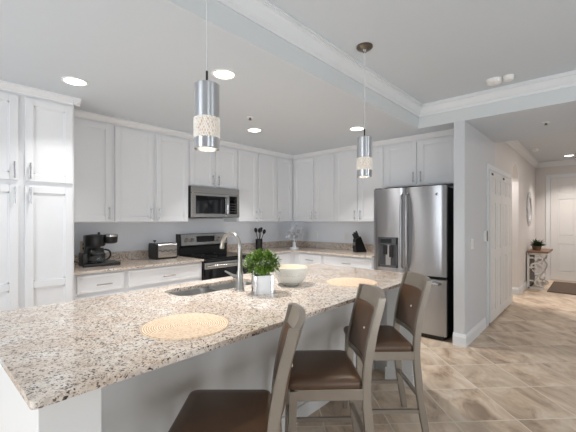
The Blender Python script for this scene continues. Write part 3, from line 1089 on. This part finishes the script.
# ------------------------------------------------------------------ bar stools (built facing +y)
def stool(loc, rz, label):
    t = thing('bar_stool', label, 'stool', loc, rz, 'bar stools along the island')
    OFF[t.name] = Vector((0, 0, 0))

    def ypost(z):
        ks = [(0, -.245), (.25, -.20), (.55, -.176), (.68, -.185), (.85, -.215), (1.01, -.262)]
        for (a, ya), (b, yb) in zip(ks, ks[1:]):
            if z <= b:
                s = (z - a) / (b - a)
                return ya + (yb - ya) * s
        return ks[-1][1]

    def xpost(z):
        return .196 - .012 * z + (.012 * max(0, .5 - z))
    for s in (-1, 1):
        bm = B()
        rings = []
        for i in range(17):
            z = 1.005 * i / 16
            # smooth the path
            y = (ypost(max(0, z - .05)) + 2 * ypost(z) + ypost(min(1.01, z + .05))) / 4
            x = s * xpost(z)
            hw = .0155
            hd = .0215 - .004 * abs(z - .55)
            rings.append([bm.verts.new((x + a * hw, y + b * hd, z)) for a, b in ((-1, -1), (1, -1), (1, 1), (-1, 1))])
        for a, b in zip(rings, rings[1:]):
            for k in range(4):
                bm.faces.new([a[k], a[(k + 1) % 4], b[(k + 1) % 4], b[k]])
        bm.faces.new(rings[0][::-1]); bm.faces.new(rings[-1])
        bmesh.ops.bevel(bm, geom=[e for e in bm.edges if abs(e.verts[0].co.z - e.verts[1].co.z) > .01], offset=.004, segments=2, affect='EDGES')
        obj('leg', bm, M['wood'], t, True)
    for s in (-1, 1):
        bm = B()
        pts = [(s * .2, .2, 0), (s * .19, .178, .56)]
        rings = []
        for (x, y, z), h in zip(pts, (.0145, .019)):
            rings.append([bm.verts.new((x + a * h, y + b * h, z)) for a, b in ((-1, -1), (1, -1), (1, 1), (-1, 1))])
        for k in range(4):
            bm.faces.new([rings[0][k], rings[0][(k + 1) % 4], rings[1][(k + 1) % 4], rings[1][k]])
        bm.faces.new(rings[0][::-1]); bm.faces.new(rings[1])
        obj('leg', bm, M['wood'], t, True)
    bm = B()
    for s in (-1, 1):
        box(bm, s * .192 - .011, s * .192 + .011, -.165, .175, .51, .565, .002)
    box(bm, -.19, .19, .165, .187, .51, .565, .002)
    box(bm, -.19, .19, -.18, -.158, .51, .565, .002)
    obj('seat_frame', bm, M['wood'], t, True)
    # cushion
    bm = B()
    ol = rrect(-.205, .205, -.16, .215, .035, 6)
    loops = []
    for z, ins in ((.565, .004), (.575, 0), (.592, 0), (.604, .006), (.611, .02), (.615, .06)):
        lp = []
        for (x, y) in ol:
            k = 1 - ins / .2
            lp.append(bm.verts.new((x * k, .0275 + (y - .0275) * k, z)))
        loops.append(lp)
    for a, b in zip(loops, loops[1:]):
        for i in range(len(a)):
            bm.faces.new([a[i], a[(i + 1) % len(a)], b[(i + 1) % len(b)], b[i]])
    bm.faces.new(loops[0][::-1]); bm.faces.new(loops[-1])
    obj('seat_cushion', bm, M['leather'], t, True, smooth=True)

    def plate(z0, z1, hw, bulge, th, arch=0.0, nz=6, nx=14, inset=.0):
        bm = B()
        fr, bk = [], []
        for j in range(nz + 1):
            rf, rb = [], []
            for i in range(nx + 1):
                u = -1 + 2 * i / nx
                z = z0 + (z1 - z0) * j / nz + arch * (1 - u * u) * (j / nz)
                y = ypost(min(z, 1.01)) - bulge * (1 - u * u)
                rf.append(bm.verts.new((u * hw, y + th / 2 + inset, z)))
                rb.append(bm.verts.new((u * hw, y - th / 2 + inset, z)))
            fr.append(rf); bk.append(rb)
        for j in range(nz):
            for i in range(nx):
                bm.faces.new([fr[j][i], fr[j][i + 1], fr[j + 1][i + 1], fr[j + 1][i]])
                bm.faces.new([bk[j][i], bk[j + 1][i], bk[j + 1][i + 1], bk[j][i + 1]])
        for i in range(nx):
            bm.faces.new([fr[0][i], bk[0][i], bk[0][i + 1], fr[0][i + 1]])
            bm.faces.new([fr[nz][i], fr[nz][i + 1], bk[nz][i + 1], bk[nz][i]])
        for j in range(nz):
            bm.faces.new([fr[j][0], fr[j + 1][0], bk[j + 1][0], bk[j][0]])
            bm.faces.new([fr[j][nx], bk[j][nx], bk[j + 1][nx], fr[j + 1][nx]])
        return bm
    obj('top_rail', plate(.925, 1.003, .195, .032, .026, .012), M['wood'], t, True, smooth=True)
    obj('lower_rail', plate(.632, .662, .187, .024, .02), M['wood'], t, True, smooth=True)
    bk = obj('backrest', plate(.668, .922, .179, .028, .03, .006), M['leather'], t, True, smooth=True)
    for sg in (-1, 1):
        bm = B()
        z = .80
        y = ypost(z) - .028 + sg * .0155
        lathe(bm, (0, y, z), [(.008, 0), (.007, sg * .003), (.004, sg * .005)], 14, axis='y')
        obj('button', bm, M['button'], bk, True, smooth=True)

    def rung(p, q, h=.009, v=.012):
        bm = B()
        d = Vector(q) - Vector(p)
        n = d.cross(Vector((0, 0, 1))).normalized() * h
        u = Vector((0, 0, v))
        r = [[bm.verts.new(Vector(c) + n * a + u * b) for a, b in ((-1, -1), (1, -1), (1, 1), (-1, 1))] for c in (p, q)]
        for k in range(4):
            bm.faces.new([r[0][k], r[0][(k + 1) % 4], r[1][(k + 1) % 4], r[1][k]])
        bm.faces.new(r[0][::-1]); bm.faces.new(r[1])
        obj('stretcher', bm, M['wood'], t, True)
    for s in (-1, 1):
        rung((s * .197, -.207, .19), (s * .196, .192, .19))
    rung((-.195, -.195, .28), (.195, -.195, .28))
    rung((-.196, .19, .28), (.196, .19, .28))
    return t


st = stool((.878, 1.106, 0), math.radians(42), 'nearest brown-cushioned bar stool, its back end-on and seat cut off by the frame')
dup(st, (1.523, 1.103, 0), math.radians(44), 'middle bar stool with brown seat, standing between two other stools')
dup(st, (2.165, 1.106, 0), math.radians(43), 'farthest bar stool, at the island end nearest the fridge')


# ------------------------------------------------------------------ pendants
def pendant(loc, label):
    """local origin at the ceiling; shade bottom 1.01 m below"""
    t = thing('pendant_lamp', label, 'lamp', loc, 0, 'pendant lamps over the island')
    OFF[t.name] = Vector((0, 0, 0))
    bm = B(); lathe(bm, (0, 0, 0), [(.062, 0), (.062, -.012), (.05, -.024), (.02, -.03), (.012, -.05)], 28)
    obj('canopy', bm, M['nickel_dark'], t, True, smooth=True)
    bm = B(); tube(bm, [(0, 0, -.04), (0, 0, -.66)], .0038, 8)
    obj('cord', bm, M['cord'], t, True)
    bm = B(); tube(bm, [(0, 0, -.64), (0, 0, -.708)], .0055, 10)
    obj('stem', bm, M['blackm'], t, True)
    R = .0585
    bm = B()
    lathe(bm, (0, 0, 0), [(.006, -.703), (R - .004, -.704), (R, -.708), (R, -.865), (R - .003, -.865), (R - .003, -.71)], 40, cap1=False)
    sh = obj('lamp_shade', bm, M['shade'], t, True, smooth=True)
    bm = B()
    lathe(bm, (0, 0, 0), [(R, -.957), (R, -1.006), (R - .003, -1.009), (R - .003, -.957), (R, -.957)], 40, cap0=False, cap1=False)
    obj('lower_ring', bm, M['shade'], t, True, smooth=True)
    # pierced lattice band: jittered net of thin bars
    bm = B()
    rng = random.Random(3)
    n, m = 30, 7
    g = []
    for j in range(m + 1):
        row = []
        for i in range(n):
            a = 2 * PI * (i + (.5 if j % 2 else 0) + (rng.uniform(-.28, .28) if 0 < j < m else 0)) / n
            z = -.865 - .093 * j / m + (rng.uniform(-.004, .004) if 0 < j < m else 0)
            row.append(Vector((R * math.cos(a), R * math.sin(a), z)))
        g.append(row)
    for j in range(m):
        for i in range(n):
            k = (i + 1) % n if j % 2 else i
            k2 = (i + 1) % n if j % 2 else (i - 1) % n
            tube(bm, [g[j][i], g[j + 1][i]], .0028, 4, False)
            tube(bm, [g[j][i], g[j + 1][k2]], .0028, 4, False)
        if j % 2 == 0:
            for i in range(n):
                if rng.random() < .55:
                    tube(bm, [g[j][i], g[j][(i + 1) % n]], .0026, 4, False)
    obj('pierced_band', bm, M['lattice'], t, True)
    bm = B(); lathe(bm, (0, 0, 0), [(R - .012, -.72), (R - .012, -.988)], 32, cap0=False, cap1=False)
    obj('diffuser', bm, M['lampw'], t, True, smooth=True)
    bm = B(); lathe(bm, (0, 0, 0), [(R - .012, -.987), (R - .02, -.993), (.01, -.995)], 32, cap0=False)
    obj('bulb_lens', bm, M['lampb'], t, True, smooth=True)
    return t


def pendlight(loc):
    l = bpy.data.lights.new('pendant_bulb', 'SPOT')
    l.energy = 9
    l.color = (1, .88, .72)
    l.spot_size = math.radians(120)
    l.spot_blend = .8
    l.shadow_soft_size = .045
    o = bpy.data.objects.new('pendant_bulb', l)
    o.location = (loc[0], loc[1], loc[2] - 1.016)
    COL.objects.link(o)


PL1, PL2 = (.947, 1.365, ZH), (2.368, 1.335, ZH)
p1 = pendant(PL1, 'larger nearer chrome pendant lamp with glowing lattice band over the near placemat')
dup(p1, PL2, 0, 'farther chrome pendant lamp with round ceiling canopy, in front of the wall cabinets')
pendlight(PL1)
pendlight(PL2)


# ------------------------------------------------------------------ ceiling fittings
def can(x, y, z, label, power=11, col=(1, .985, .97), r=.075):
    t = thing('recessed_light', label, 'ceiling light', (x, y, z), 0, 'recessed ceiling lights')
    OFF[t.name] = Vector((0, 0, 0))
    bm = B(); lathe(bm, (0, 0, 0), [(r + .018, 0), (r + .017, -.005), (r + .002, -.006), (r - .002, -.002)], 32, cap1=False)
    obj('trim_ring', bm, M['white'], t, True, smooth=True)
    bm = B(); lathe(bm, (0, 0, 0), [(r, -.0015), (r * .9, -.004), (r * .5, -.0045)], 32)
    obj('lens', bm, M['canlens'], t, True)
    l = bpy.data.lights.new('downlight', 'AREA')
    l.shape = 'DISK'
    l.size = r * 2
    l.energy = power
    l.color = col
    l.spread = math.radians(100)
    o = bpy.data.objects.new('downlight', l)
    o.location = (x, y, z - .012)
    COL.objects.link(o)


can(.888, 3.05, ZL, 'round recessed ceiling light just in front of the pantry cabinet', 4)
can(1.59, 2.073, ZL, 'largest-looking recessed ceiling light, beside the nearer pendant lamp')
can(2.825, 3.09, ZL, 'recessed ceiling light in front of the microwave cabinet')
can(3.60, 2.13, ZL, 'recessed ceiling light beside the farther pendant cord')
can(9.25, .434, ZH, 'recessed ceiling light before the front door in the foyer', 11, (1, .9, .82))
l = bpy.data.lights.new('hall_fill_light', 'AREA')  # bare fill light added out of view to brighten the hall
l.shape = 'DISK'; l.size = .15; l.energy = 20; l.color = (1, .92, .86)
lo = bpy.data.objects.new('hall_fill_light', l); lo.location = (7.2, -.45, ZH - .012); COL.objects.link(lo)


def detector(x, y, z, r, label):
    t = thing('smoke_detector', label, 'smoke detector', (x, y, z))
    OFF[t.name] = Vector((0, 0, 0))
    bm = B(); lathe(bm, (0, 0, 0), [(r, 0), (r, -.014), (r * .96, -.018)], 32)
    obj('base', bm, M['white'], t, True, smooth=True)
    bm = B(); lathe(bm, (0, 0, 0), [(r * .9, -.018), (r * .88, -.034), (r * .7, -.042)], 32)
    obj('cover', bm, M['white'], t, True, smooth=True)


detector(3.76, .73, ZH, .068, 'larger of two white smoke detectors on the raised ceiling')
detector(3.755, .612, ZH, .046, 'smaller white round detector beside the larger one on the raised ceiling')
detector(7.95, .86, ZH, .06, 'white smoke detector on the foyer ceiling beyond the dropped header')


def sprinkler(x, y, z, label):
    t = thing('fire_sprinkler', label, 'sprinkler', (x, y, z))
    OFF[t.name] = Vector((0, 0, 0))
    bm = B(); lathe(bm, (0, 0, 0), [(.036, 0), (.034, -.006), (.02, -.008)], 24)
    obj('escutcheon', bm, M['white'], t, True, smooth=True)
    bm = B(); lathe(bm, (0, 0, 0), [(.011, -.008), (.011, -.025), (.018, -.027), (.018, -.03)], 16)
    obj('head', bm, M['nickel_dark'], t, True, smooth=True)


sprinkler(2.44, 2.735, ZL, 'small sprinkler head in the kitchen ceiling near the microwave-side light')
sprinkler(4.78, .424, ZL, 'small sprinkler head under the dropped hall ceiling')

# ------------------------------------------------------------------ things on the island
def placemat(x, y, label, r=.19):
    bm = B()
    prof = [(r, 0), (r, .004), (r - .005, .0058)]
    k = r - .012
    while k > .01:
        prof.append((k, .0052 if int(k * 1000) % 2 else .006))
        k -= .012
    lathe(bm, (0, 0, 0), prof, 48)
    o = obj('placemat', bm, M['straw'], smooth=True)
    o.location = (x, y, .914)
    tag(o, label, 'placemat', 'round placemats on the island')


placemat(.842, 1.372, 'round woven straw placemat on the near part of the island')
placemat(2.268, 1.388, 'round woven straw placemat on the far part of the island, behind the middle stool')

bx, by = 1.893, 1.678
t = thing('bowl', 'large ivory serving bowl on the island beside the potted plant', 'bowl', (bx, by, .914))
bm = B()
lathe(bm, (bx, by, .914), [(.052, 0), (.058, .004), (.058, .010), (.088, .024), (.109, .052), (.119, .085), (.1225, .116), (.127, .122), (.127, .131), (.122, .133)], 48, cap1=False)
bo = obj('outer_wall', bm, M['bowl'], t, smooth=True)
bm = B()
lathe(bm, (bx, by, .914), [(.122, .133), (.118, .125), (.113, .1), (.102, .066), (.08, .037), (.04, .022)], 48, cap0=False)
obj('inner_wall', bm, M['bowl_in'], t, smooth=True)
bm = B()
lathe(bm, (bx, by, .914), [(.1145, .068), (.1168, .074), (.1208, .088), (.1210, .094)], 48, cap0=False, cap1=False)
obj('stamped_band', bm, M['stamp'], bo, smooth=True)


def leaf(bm, base, d, length, width, droop=.25):
    d = d.normalized()
    side = d.cross(Vector((0, 0, 1)))
    if side.length < .05:
        side = Vector((1, 0, 0))
    side.normalize()
    nrm = side.cross(d)
    m = base + d * length * .5
    tip = base + d * length - nrm * length * droop
    a = bm.verts.new(base)
    b = bm.verts.new(m + side * width / 2 + nrm * width * .18)
    c = bm.verts.new(tip)
    e = bm.verts.new(m - side * width / 2 + nrm * width * .18)
    mm = bm.verts.new(m - nrm * .02 * length)
    bm.faces.new([a, b, mm]); bm.faces.new([b, c, mm]); bm.faces.new([c, e, mm]); bm.faces.new([e, a, mm])


px, py = 1.560, 1.630
t = thing('potted_plant', 'bushy green plant in a square white pot with mirrored sides on the island', 'plant', (px, py, .914), math.radians(-34))
OFF[t.name] = Vector((0, 0, 0))
bm = B()
h = .054
slab(bm, [(-h, -h), (h, -h), (h, h), (-h, h)], [[(-h + .006, -h + .006), (-h + .006, h - .006), (h - .006, h - .006), (h - .006, -h + .006)]], 0.0, .118)
box(bm, -h + .004, h - .004, -h + .004, h - .004, .002, .01)
pt = obj('pot', bm, M['potw'], t, True)
for sx in (-1, 1):
    for sy in (-1, 1):
        bm = B(); box(bm, sx * h - .009, sx * h + .009, sy * h - .009, sy * h + .009, 0, .119, .002)
        obj('mirrored_corner', bm, M['chrome'], pt, True)
    bm = B(); box(bm, sx * h - .003, sx * h + .003, -.042, .042, .004, .115)
    obj('mirrored_side', bm, M['mirror'], pt, True)
for sx in (-1, 1):
    for k in range(4):
        bm = B()
        lathe(bm, (sx * .046, -h - .009, .018 + k * .028), [(.003, 0), (.002, -.003)], 8, axis='y')
        obj('stud', bm, M['nickel_dark'], pt, True)
bm = B(); box(bm, -h + .006, h - .006, -h + .006, h - .006, .095, .106)
obj('soil', bm, M['soil'], t, True)
bm = B()
rng = random.Random(11)
for k in range(26):
    a = rng.uniform(0, 2 * PI)
    rr = rng.uniform(.02, .085)
    tube(bm, [(rng.uniform(-.02, .02), rng.uniform(-.02, .02), .104), (rr * .5 * math.cos(a), rr * .5 * math.sin(a), .15), (rr * math.cos(a), rr * math.sin(a), .17 + rng.uniform(.02, .08))], .0016, 5)
obj('stems', bm, M['stem'], t, True)
bm = B()
for k in range(900):
    u = rng.uniform(-.75, 1)
    a = rng.uniform(0, 2 * PI)
    s = math.sqrt(max(0, 1 - u * u))
    rad = rng.uniform(.2, 1.0) ** .5 * (1 + .12 * math.sin(5 * a + 7 * u))
    dv = Vector((s * math.cos(a), s * math.sin(a), u))
    base = Vector((dv.x * .102 * rad, dv.y * .102 * rad, .192 + dv.z * .075 * rad))
    d = dv + Vector((rng.uniform(-.7, .7), rng.uniform(-.7, .7), rng.uniform(-.3, .9)))
    leaf(bm, base, d, rng.uniform(.022, .036), rng.uniform(.014, .022))
obj('foliage', bm, M['leaf'], t, True)

# ------------------------------------------------------------------ things on the back counters
ZC = .914
# coffee maker (local: front faces -y)
t = thing('coffee_maker', 'black drip coffee maker with glass carafe next to the pantry', 'coffee maker', (1.36, 3.885, ZC), math.radians(-6))
OFF[t.name] = Vector((0, 0, 0))
bm = B(); box(bm, -.175, .175, -.12, .11, 0, .032, .008)
obj('base', bm, M['black'], t, True)
bm = B(); box(bm, -.172, -.122, -.06, .11, .03, .135, .006); box(bm, -.125, .02, .04, .11, .03, .24, .006)
obj('water_tank', bm, M['black'], t, True)
bm = B()
lathe(bm, (-.045, .0, 0), [(.088, .2), (.092, .21), (.092, .3), (.085, .318), (.03, .326)], 36)
box(bm, -.13, .06, .0, .11, .205, .315, .01)
obj('housing', bm, M['black'], t, True, smooth=True)
bm = B()
lathe(bm, (.10, -.02, 0), [(.045, .225), (.066, .235), (.07, .285), (.07, .30)], 28)
box(bm, .02, .10, -.02, .06, .25, .3, .008)
hd = obj('brew_head', bm, M['black'], t, True, smooth=True)
bm = B()
lathe(bm, (.10, -.02, 0), [(.073, .298), (.074, .318), (.06, .326)], 28)
obj('chrome_cap', bm, M['chrome'], hd, True, smooth=True)
bm = B(); lathe(bm, (.0, .03, 0), [(.014, .322), (.01, .345)], 14)
obj('lid_knob', bm, M['black'], t, True, smooth=True)
bm = B()
lathe(bm, (-.03, -.045, 0), [(.055, .034), (.072, .045), (.074, .12), (.06, .155), (.05, .17)], 32, cap1=False)
cf = obj('carafe', bm, M['glass'], t, True, smooth=True)
bm = B(); lathe(bm, (-.03, -.045, 0), [(.056, .160), (.058, .182), (.03, .186)], 28)
lathe(bm, (-.03, -.045, 0), [(.075, .108), (.0752, .122)], 32, cap0=False, cap1=False)
obj('carafe_lid', bm, M['black'], cf, True, smooth=True)
bm = B()
tube(bm, bez((.02, -.06, .165), (.11, -.085, .18), (.10, -.08, .06), (.035, -.065, .06), 10), .009, 8)
obj('carafe_handle', bm, M['black'], cf, True, smooth=True)
bm = B()
tube(bm, bez((-.12, .1, .03), (-.2, .14, .012), (-.25, .2, .06), (-.21, .21, .18), 14), .004, 6)
obj('power_cord', bm, M['black'], t, True)

# toaster
t = thing('toaster', 'wide stainless toaster with black ends left of the range', 'toaster', (2.125, 3.985, ZC))
OFF[t.name] = Vector((0, 0, 0))
bm = B(); prism(bm, rrect(-.088, .088, .012, .188, .025, 5), 'x', -.115, .138)
bd = obj('shell', bm, M['steel_h'], t, True, smooth=True)
bm = B(); prism(bm, rrect(-.094, .094, .006, .194, .03, 5), 'x', -.142, -.113); prism(bm, rrect(-.092, .092, .008, .190, .03, 5), 'x', .136, .146)
box(bm, -.135, .14, -.08, .08, 0, .014)
obj('end_cap', bm, M['black'], t, True, smooth=True)
bm = B(); box(bm, -.10, .12, -.05, -.015, .186, .1895); box(bm, -.10, .12, .015, .05, .186, .1895)
obj('slot', bm, M['blackm'], bd, True)
bm = B()
pts = [(-.105 + .24 * i / 24, -.0885, .098 + .012 * math.sin(i * .9)) for i in range(25)]
tube(bm, pts, .004, 6)
obj('groove', bm, M['dkgrey'], bd, True)
bm = B(); tube(bm, [(-.12, -.02, .19), (-.12, -.02, .215)], .004, 8); box(bm, -.134, -.106, -.034, -.006, .212, .23, .005)
obj('lever', bm, M['black'], t, True)

# utensil crock and utensils (each utensil its own thing)
cx, cyy = 3.80, 4.045
bm = B(); lathe(bm, (0, 0, 0), [(.05, 0), (.054, .004), (.056, .165), (.053, .168), (.050, .163), (.048, .01)], 32)
o = obj('utensil_crock', bm, M['blackm'], smooth=True)
o.location = (cx, cyy, ZC)
tag(o, 'dark cylindrical utensil crock on the counter right of the range', 'crock')
ut = [('ladle', 'dark ladle leaning left in the utensil crock', -.055, .01, .335, 'ladle'),
      ('serving_spoon', 'dark serving spoon upright in the middle of the crock', .0, -.01, .33, 'spoon'),
      ('spatula', 'dark spatula leaning right in the crock', .045, .0, .345, 'spatula'),
      ('slotted_spoon', 'dark spoon bent far right over the crock rim', .085, -.02, .31, 'spoon')]
for nm, lb, lx, ly, top, kind in ut:
    t = thing(nm, lb, kind, (cx, cyy, ZC))
    OFF[t.name] = Vector((0, 0, 0))
    b0 = Vector((-lx * .25, -ly * .3, .012))
    tp = Vector((lx, ly, top - .05))
    bm = B(); tube(bm, [b0, (b0 + tp) / 2, tp], [.005, .006, .006], 8)
    obj('handle', bm, M['woodspoon'], t, True)
    bm = B()
    dirv = (tp - b0).normalized()
    c = tp + dirv * .025
    if kind == 'spatula':
        box(bm, -.024, .024, -.003, .003, -.035, .035, .002)
    else:
        bmesh.ops.create_uvsphere(bm, u_segments=14, v_segments=8, radius=1)
        for v in bm.verts:
            v.co = Vector((v.co.x * .034, v.co.y * .012, v.co.z * .04))
    rot = Vector((0, 0, 1)).rotation_difference(dirv).to_matrix()
    for v in bm.verts:
        v.co = rot @ v.co + c
    obj('head', bm, M['black'], t, True, smooth=(kind != 'spatula'))

# ornamental tree
tx, ty = 4.27, 3.70
t = thing('tree_ornament', 'white and silver round leafy tree ornament in the counter corner', 'ornament', (tx, ty, ZC))
OFF[t.name] = Vector((0, 0, 0))
bm = B(); lathe(bm, (0, 0, 0), [(.075, 0), (.075, .012), (.06, .022), (.03, .03), (.022, .07), (.025, .10), (.012, .115)], 28)
obj('stand', bm, M['whitetree'], t, True, smooth=True)
bm = B()
lv = B()
rng = random.Random(5)
for k in range(64):
    u = rng.uniform(-.85, 1)
    a = rng.uniform(0, 2 * PI)
    s = math.sqrt(1 - u * u)
    d = Vector((s * math.cos(a), s * math.sin(a), u))
    R0 = rng.uniform(.11, .145)
    e = Vector((0, 0, .25)) + d * R0
    tube(bm, [(0, 0, .11), Vector((0, 0, .2)) + d * .03, e], [.004, .0025, .0015], 5)
    for q in range(4):
        dd = d + Vector((rng.uniform(-.8, .8), rng.uniform(-.8, .8), rng.uniform(-.6, .6)))
        leaf(lv, e - d * .02 * q, dd, .042, .03)
obj('branches', bm, M['silver'], t, True)
obj('leaves', lv, M['whitetree'], t, True)

# knife block (local front faces -x)
t = thing('knife_block', 'black slanted knife block full of knives next to the fridge', 'knife block', (4.475, 2.60, ZC), math.radians(-32))
OFF[t.name] = Vector((0, 0, 0))
bm = B(); prism(bm, [(-.085, 0), (.085, 0), (.085, .02), (-.01, .235), (-.085, .195), (-.095, .09)], 'y', -.05, .05)
bmesh.ops.bevel(bm, geom=bm.edges[:], offset=.004, segments=2, affect='EDGES')
obj('block', bm, M['black'], t, True)
bm = B(); box(bm, -.097, -.086, -.032, .032, .10, .15, .001)
obj('label_plate', bm, M['nickel'], t, True)
kn = 0
for r_, (bx0, bz0) in enumerate(((-.07, .20), (-.045, .213), (-.022, .225))):
    for q in (-.03, 0.0, .03):
        if r_ == 2 and q != 0:
            continue
        kn += 1
        d = Vector((-.42, 0, .9)).normalized()
        p = Vector((bx0, q, bz0))
        lab = {0: 'front', 1: 'middle', 2: 'back'}[r_] + ' row ' + {-.03: 'right', 0.0: 'centre', .03: 'left'}[q]
        k = thing('knife', 'black-handled knife in the %s slot of the knife block' % lab, 'knife', (4.475, 2.60, ZC), math.radians(-32), 'knives in the block')
        OFF[k.name] = Vector((0, 0, 0))
        bm = B(); tube(bm, [p + d * .005, p + d * .05, p + d * (.075 + .01 * r_)], [.0115, .011, .0125], 8)
        obj('handle', bm, M['blackm'], k, True)
        bm = B(); tube(bm, [p - d * .06, p + d * .006], .0045, 6)
        obj('blade', bm, M['nickel'], k, True)

# outlets and switches
def plate_thing(name, side, u, z, pl, label, cat, m=M['white'], ww=.075, hh=.118, n=1, dark=False):
    loc = (u, pl, z) if side == 'A' else (pl, u, z)
    t = thing(name, label, cat, loc)
    bm = B(); wbox(bm, side, pl - .007, u - ww / 2, u + ww / 2, 0, .0065, z - hh / 2, z + hh / 2, .002)
    p = obj('cover_plate', bm, m, t)
    for k in range(n):
        uc = u + (k - (n - 1) / 2) * .045
        bm = B()
        if cat == 'outlet':
            for s in (-1, 1):
                wbox(bm, side, pl - .0085, uc - .014, uc + .014, 0, .003, z + s * .022 - .012, z + s * .022 + .012, .001)
            obj('socket', bm, M['black'] if dark else M['white'], t)
        else:
            wbox(bm, side, pl - .010, uc - .012, uc + .012, 0, .004, z - .03, z + .03, .001)
            obj('rocker', bm, M['white'], t)


plate_thing('wall_outlet', 'A', 1.30, 1.10, YA, 'beige wall outlet behind the coffee maker', 'outlet', M['beige'], dark=True)
plate_thing('wall_outlet', 'A', 4.40, 1.13, YA, 'white wall outlet left of the ornament tree', 'outlet')
plate_thing('wall_outlet', 'B', 3.60, 1.13, XB, 'white wall outlet on the fridge wall just right of the ornament tree', 'outlet')
plate_thing('wall_outlet', 'B', 2.98, 1.13, XB, 'white wall outlet on the fridge wall midway to the knife block', 'outlet')
plate_thing('light_switch', 'A', 4.36, 1.11, YH - .004, 'white double light switch on the wall beyond the fridge', 'light switch', ww=.12, n=2)
t = thing('thermostat', 'small white and black wall control beside the closet doors', 'thermostat', (4.97, YH - .004, 1.18))
bm = B(); wbox(bm, 'A', YH - .028, 4.91, 4.985, 0, .0235, 1.11, 1.25, .003)
obj('case', bm, M['white'], t)
bm = B(); wbox(bm, 'A', YH - .030, 4.987, 5.04, 0, .0255, 1.115, 1.245, .003)
obj('screen', bm, M['black'], t)

# ------------------------------------------------------------------ foyer furniture
KX0, KX1, KY1, KZ = 8.45, 9.35, YH - .018, .76
KD = .32
t = thing('console_table', 'white scrolled-bracket console table with brown top by the front door', 'console table', (8.9, .95, 0))
bm = B(); box(bm, KX0 - .03, KX1 + .03, KY1 - KD - .03, KY1, KZ - .035, KZ, .004)
obj('table_top', bm, M['oak'], t)


def scroll(x):
    bm = B()
    y1 = KY1 - .02
    th = .022

    def T(pts, r=.016):
        tube(bm, [(x, y1 - a, z) for a, z in pts], r, 8)
    box(bm, x - .02, x + .02, y1 - .02, y1 + .018, 0, KZ - .036)
    box(bm, x - .02, x + .02, y1 - .29, y1, KZ - .075, KZ - .036)
    box(bm, x - .02, x + .02, y1 - .26, y1, .0, .035)
    # upper curl
    c = []
    for i in range(22):
        a = -PI / 2 + 1.9 * PI * i / 21
        r = .075 - .045 * i / 21
        c.append((.16 + r * math.cos(a) * 1.1, .60 + r * math.sin(a)))
    T(c)
    # big S
    s = [(.05, .43)]
    for i in range(14):
        a = PI * .75 - PI * 1.15 * i / 13
        s.append((.13 + .105 * math.cos(a), .40 + .115 * math.sin(a)))
    s += [(.19, .27), (.13, .19), (.11, .13)]
    for i in range(10):
        a = PI + 1.4 * PI * i / 9
        r = .05 - .022 * i / 9
        s.append((.165 + r * math.cos(a), .11 + r * math.sin(a)))
    T(s, .019)
    # inner curl
    c = []
    for i in range(20):
        a = PI * .9 - 1.9 * PI * i / 19
        r = .06 - .035 * i / 19
        c.append((.10 + r * math.cos(a), .385 + r * math.sin(a)))
    T(c, .013)
    for z in (.62, .43, .16):
        T([(0, z), (.09, z)], .015)
    T(bez((.14, .10, 0), (.2, .03, 0), (.24, .09, 0), (.27, .02, 0), 8) and [(p.x, p.y) for p in bez((.14, .10, 0), (.2, .04, 0), (.24, .09, 0), (.27, .02, 0), 8)], .014)
    return bm


for x in (KX0 + .02, KX1 - .02):
    obj('scroll_bracket', scroll(x), M['console_w'], t, smooth=True)
bm = B(); box(bm, KX0 + .04, KX1 - .04, KY1 - .03, KY1 - .012, .02, KZ - .036)
obj('back_panel', bm, M['console_g'], t)
bm = B(); box(bm, KX0 + .0, KX1, KY1 - .045, KY1 - .015, 0.0, .02)
obj('bottom_rail', bm, M['blackm'], t)

gx, gy = 8.74, .93
t = thing('potted_succulent', 'small dark spiky plant in a brown pot on the console table', 'plant', (gx, gy, KZ))
OFF[t.name] = Vector((0, 0, 0))
bm = B(); lathe(bm, (0, 0, 0), [(.055, 0), (.07, .01), (.085, .085), (.078, .09), (.07, .08)], 24)
obj('pot', bm, M['potb'], t, True, smooth=True)
bm = B()
for k in range(120):
    a = rng.uniform(0, 2 * PI)
    el = rng.uniform(.15, 1)
    d = Vector((math.cos(a) * (1 - el * .75), math.sin(a) * (1 - el * .75), el))
    leaf(bm, Vector((rng.uniform(-.05, .05), rng.uniform(-.05, .05), .08)), d, rng.uniform(.1, .2), .028, .1)
obj('leaves', bm, M['succ'], t, True)

# round ornate mirror on the hall wall
mx_, mz_ = 8.83, 1.62
t = thing('wall_mirror', 'round silver-framed mirror hanging on the foyer wall above the console', 'mirror', (mx_, YH, mz_))
bm = B(); lathe(bm, (mx_, YH - .002, mz_), [(.235, 0), (.235, -.014)], 48, axis='y')
obj('glass', bm, M['mirror'], t)
bm = B()
for k in range(34):
    a = 2 * PI * k / 34
    for rr, r in ((.265, .024), (.305, .019), (.338, .014)):
        c = (mx_ + rr * math.cos(a + rr * 9), YH - .016, mz_ + rr * 1.04 * math.sin(a + rr * 9))
        bmesh.ops.create_icosphere(bm, subdivisions=1, radius=r, matrix=Matrix.Translation(c))
lathe(bm, (mx_, YH - .003, mz_), [(.24, 0), (.24, -.026), (.262, -.026), (.262, 0)], 48, axis='y', cap0=False, cap1=False)
obj('frame', bm, M['silver'], t, smooth=True)

bm = B(); box(bm, 8.27, 9.72, -.35, .72, 0, .014, .004)
o = obj('doormat', bm, M['mat'])
tag(o, 'dark brown woven doormat on the floor before the front door', 'doormat')
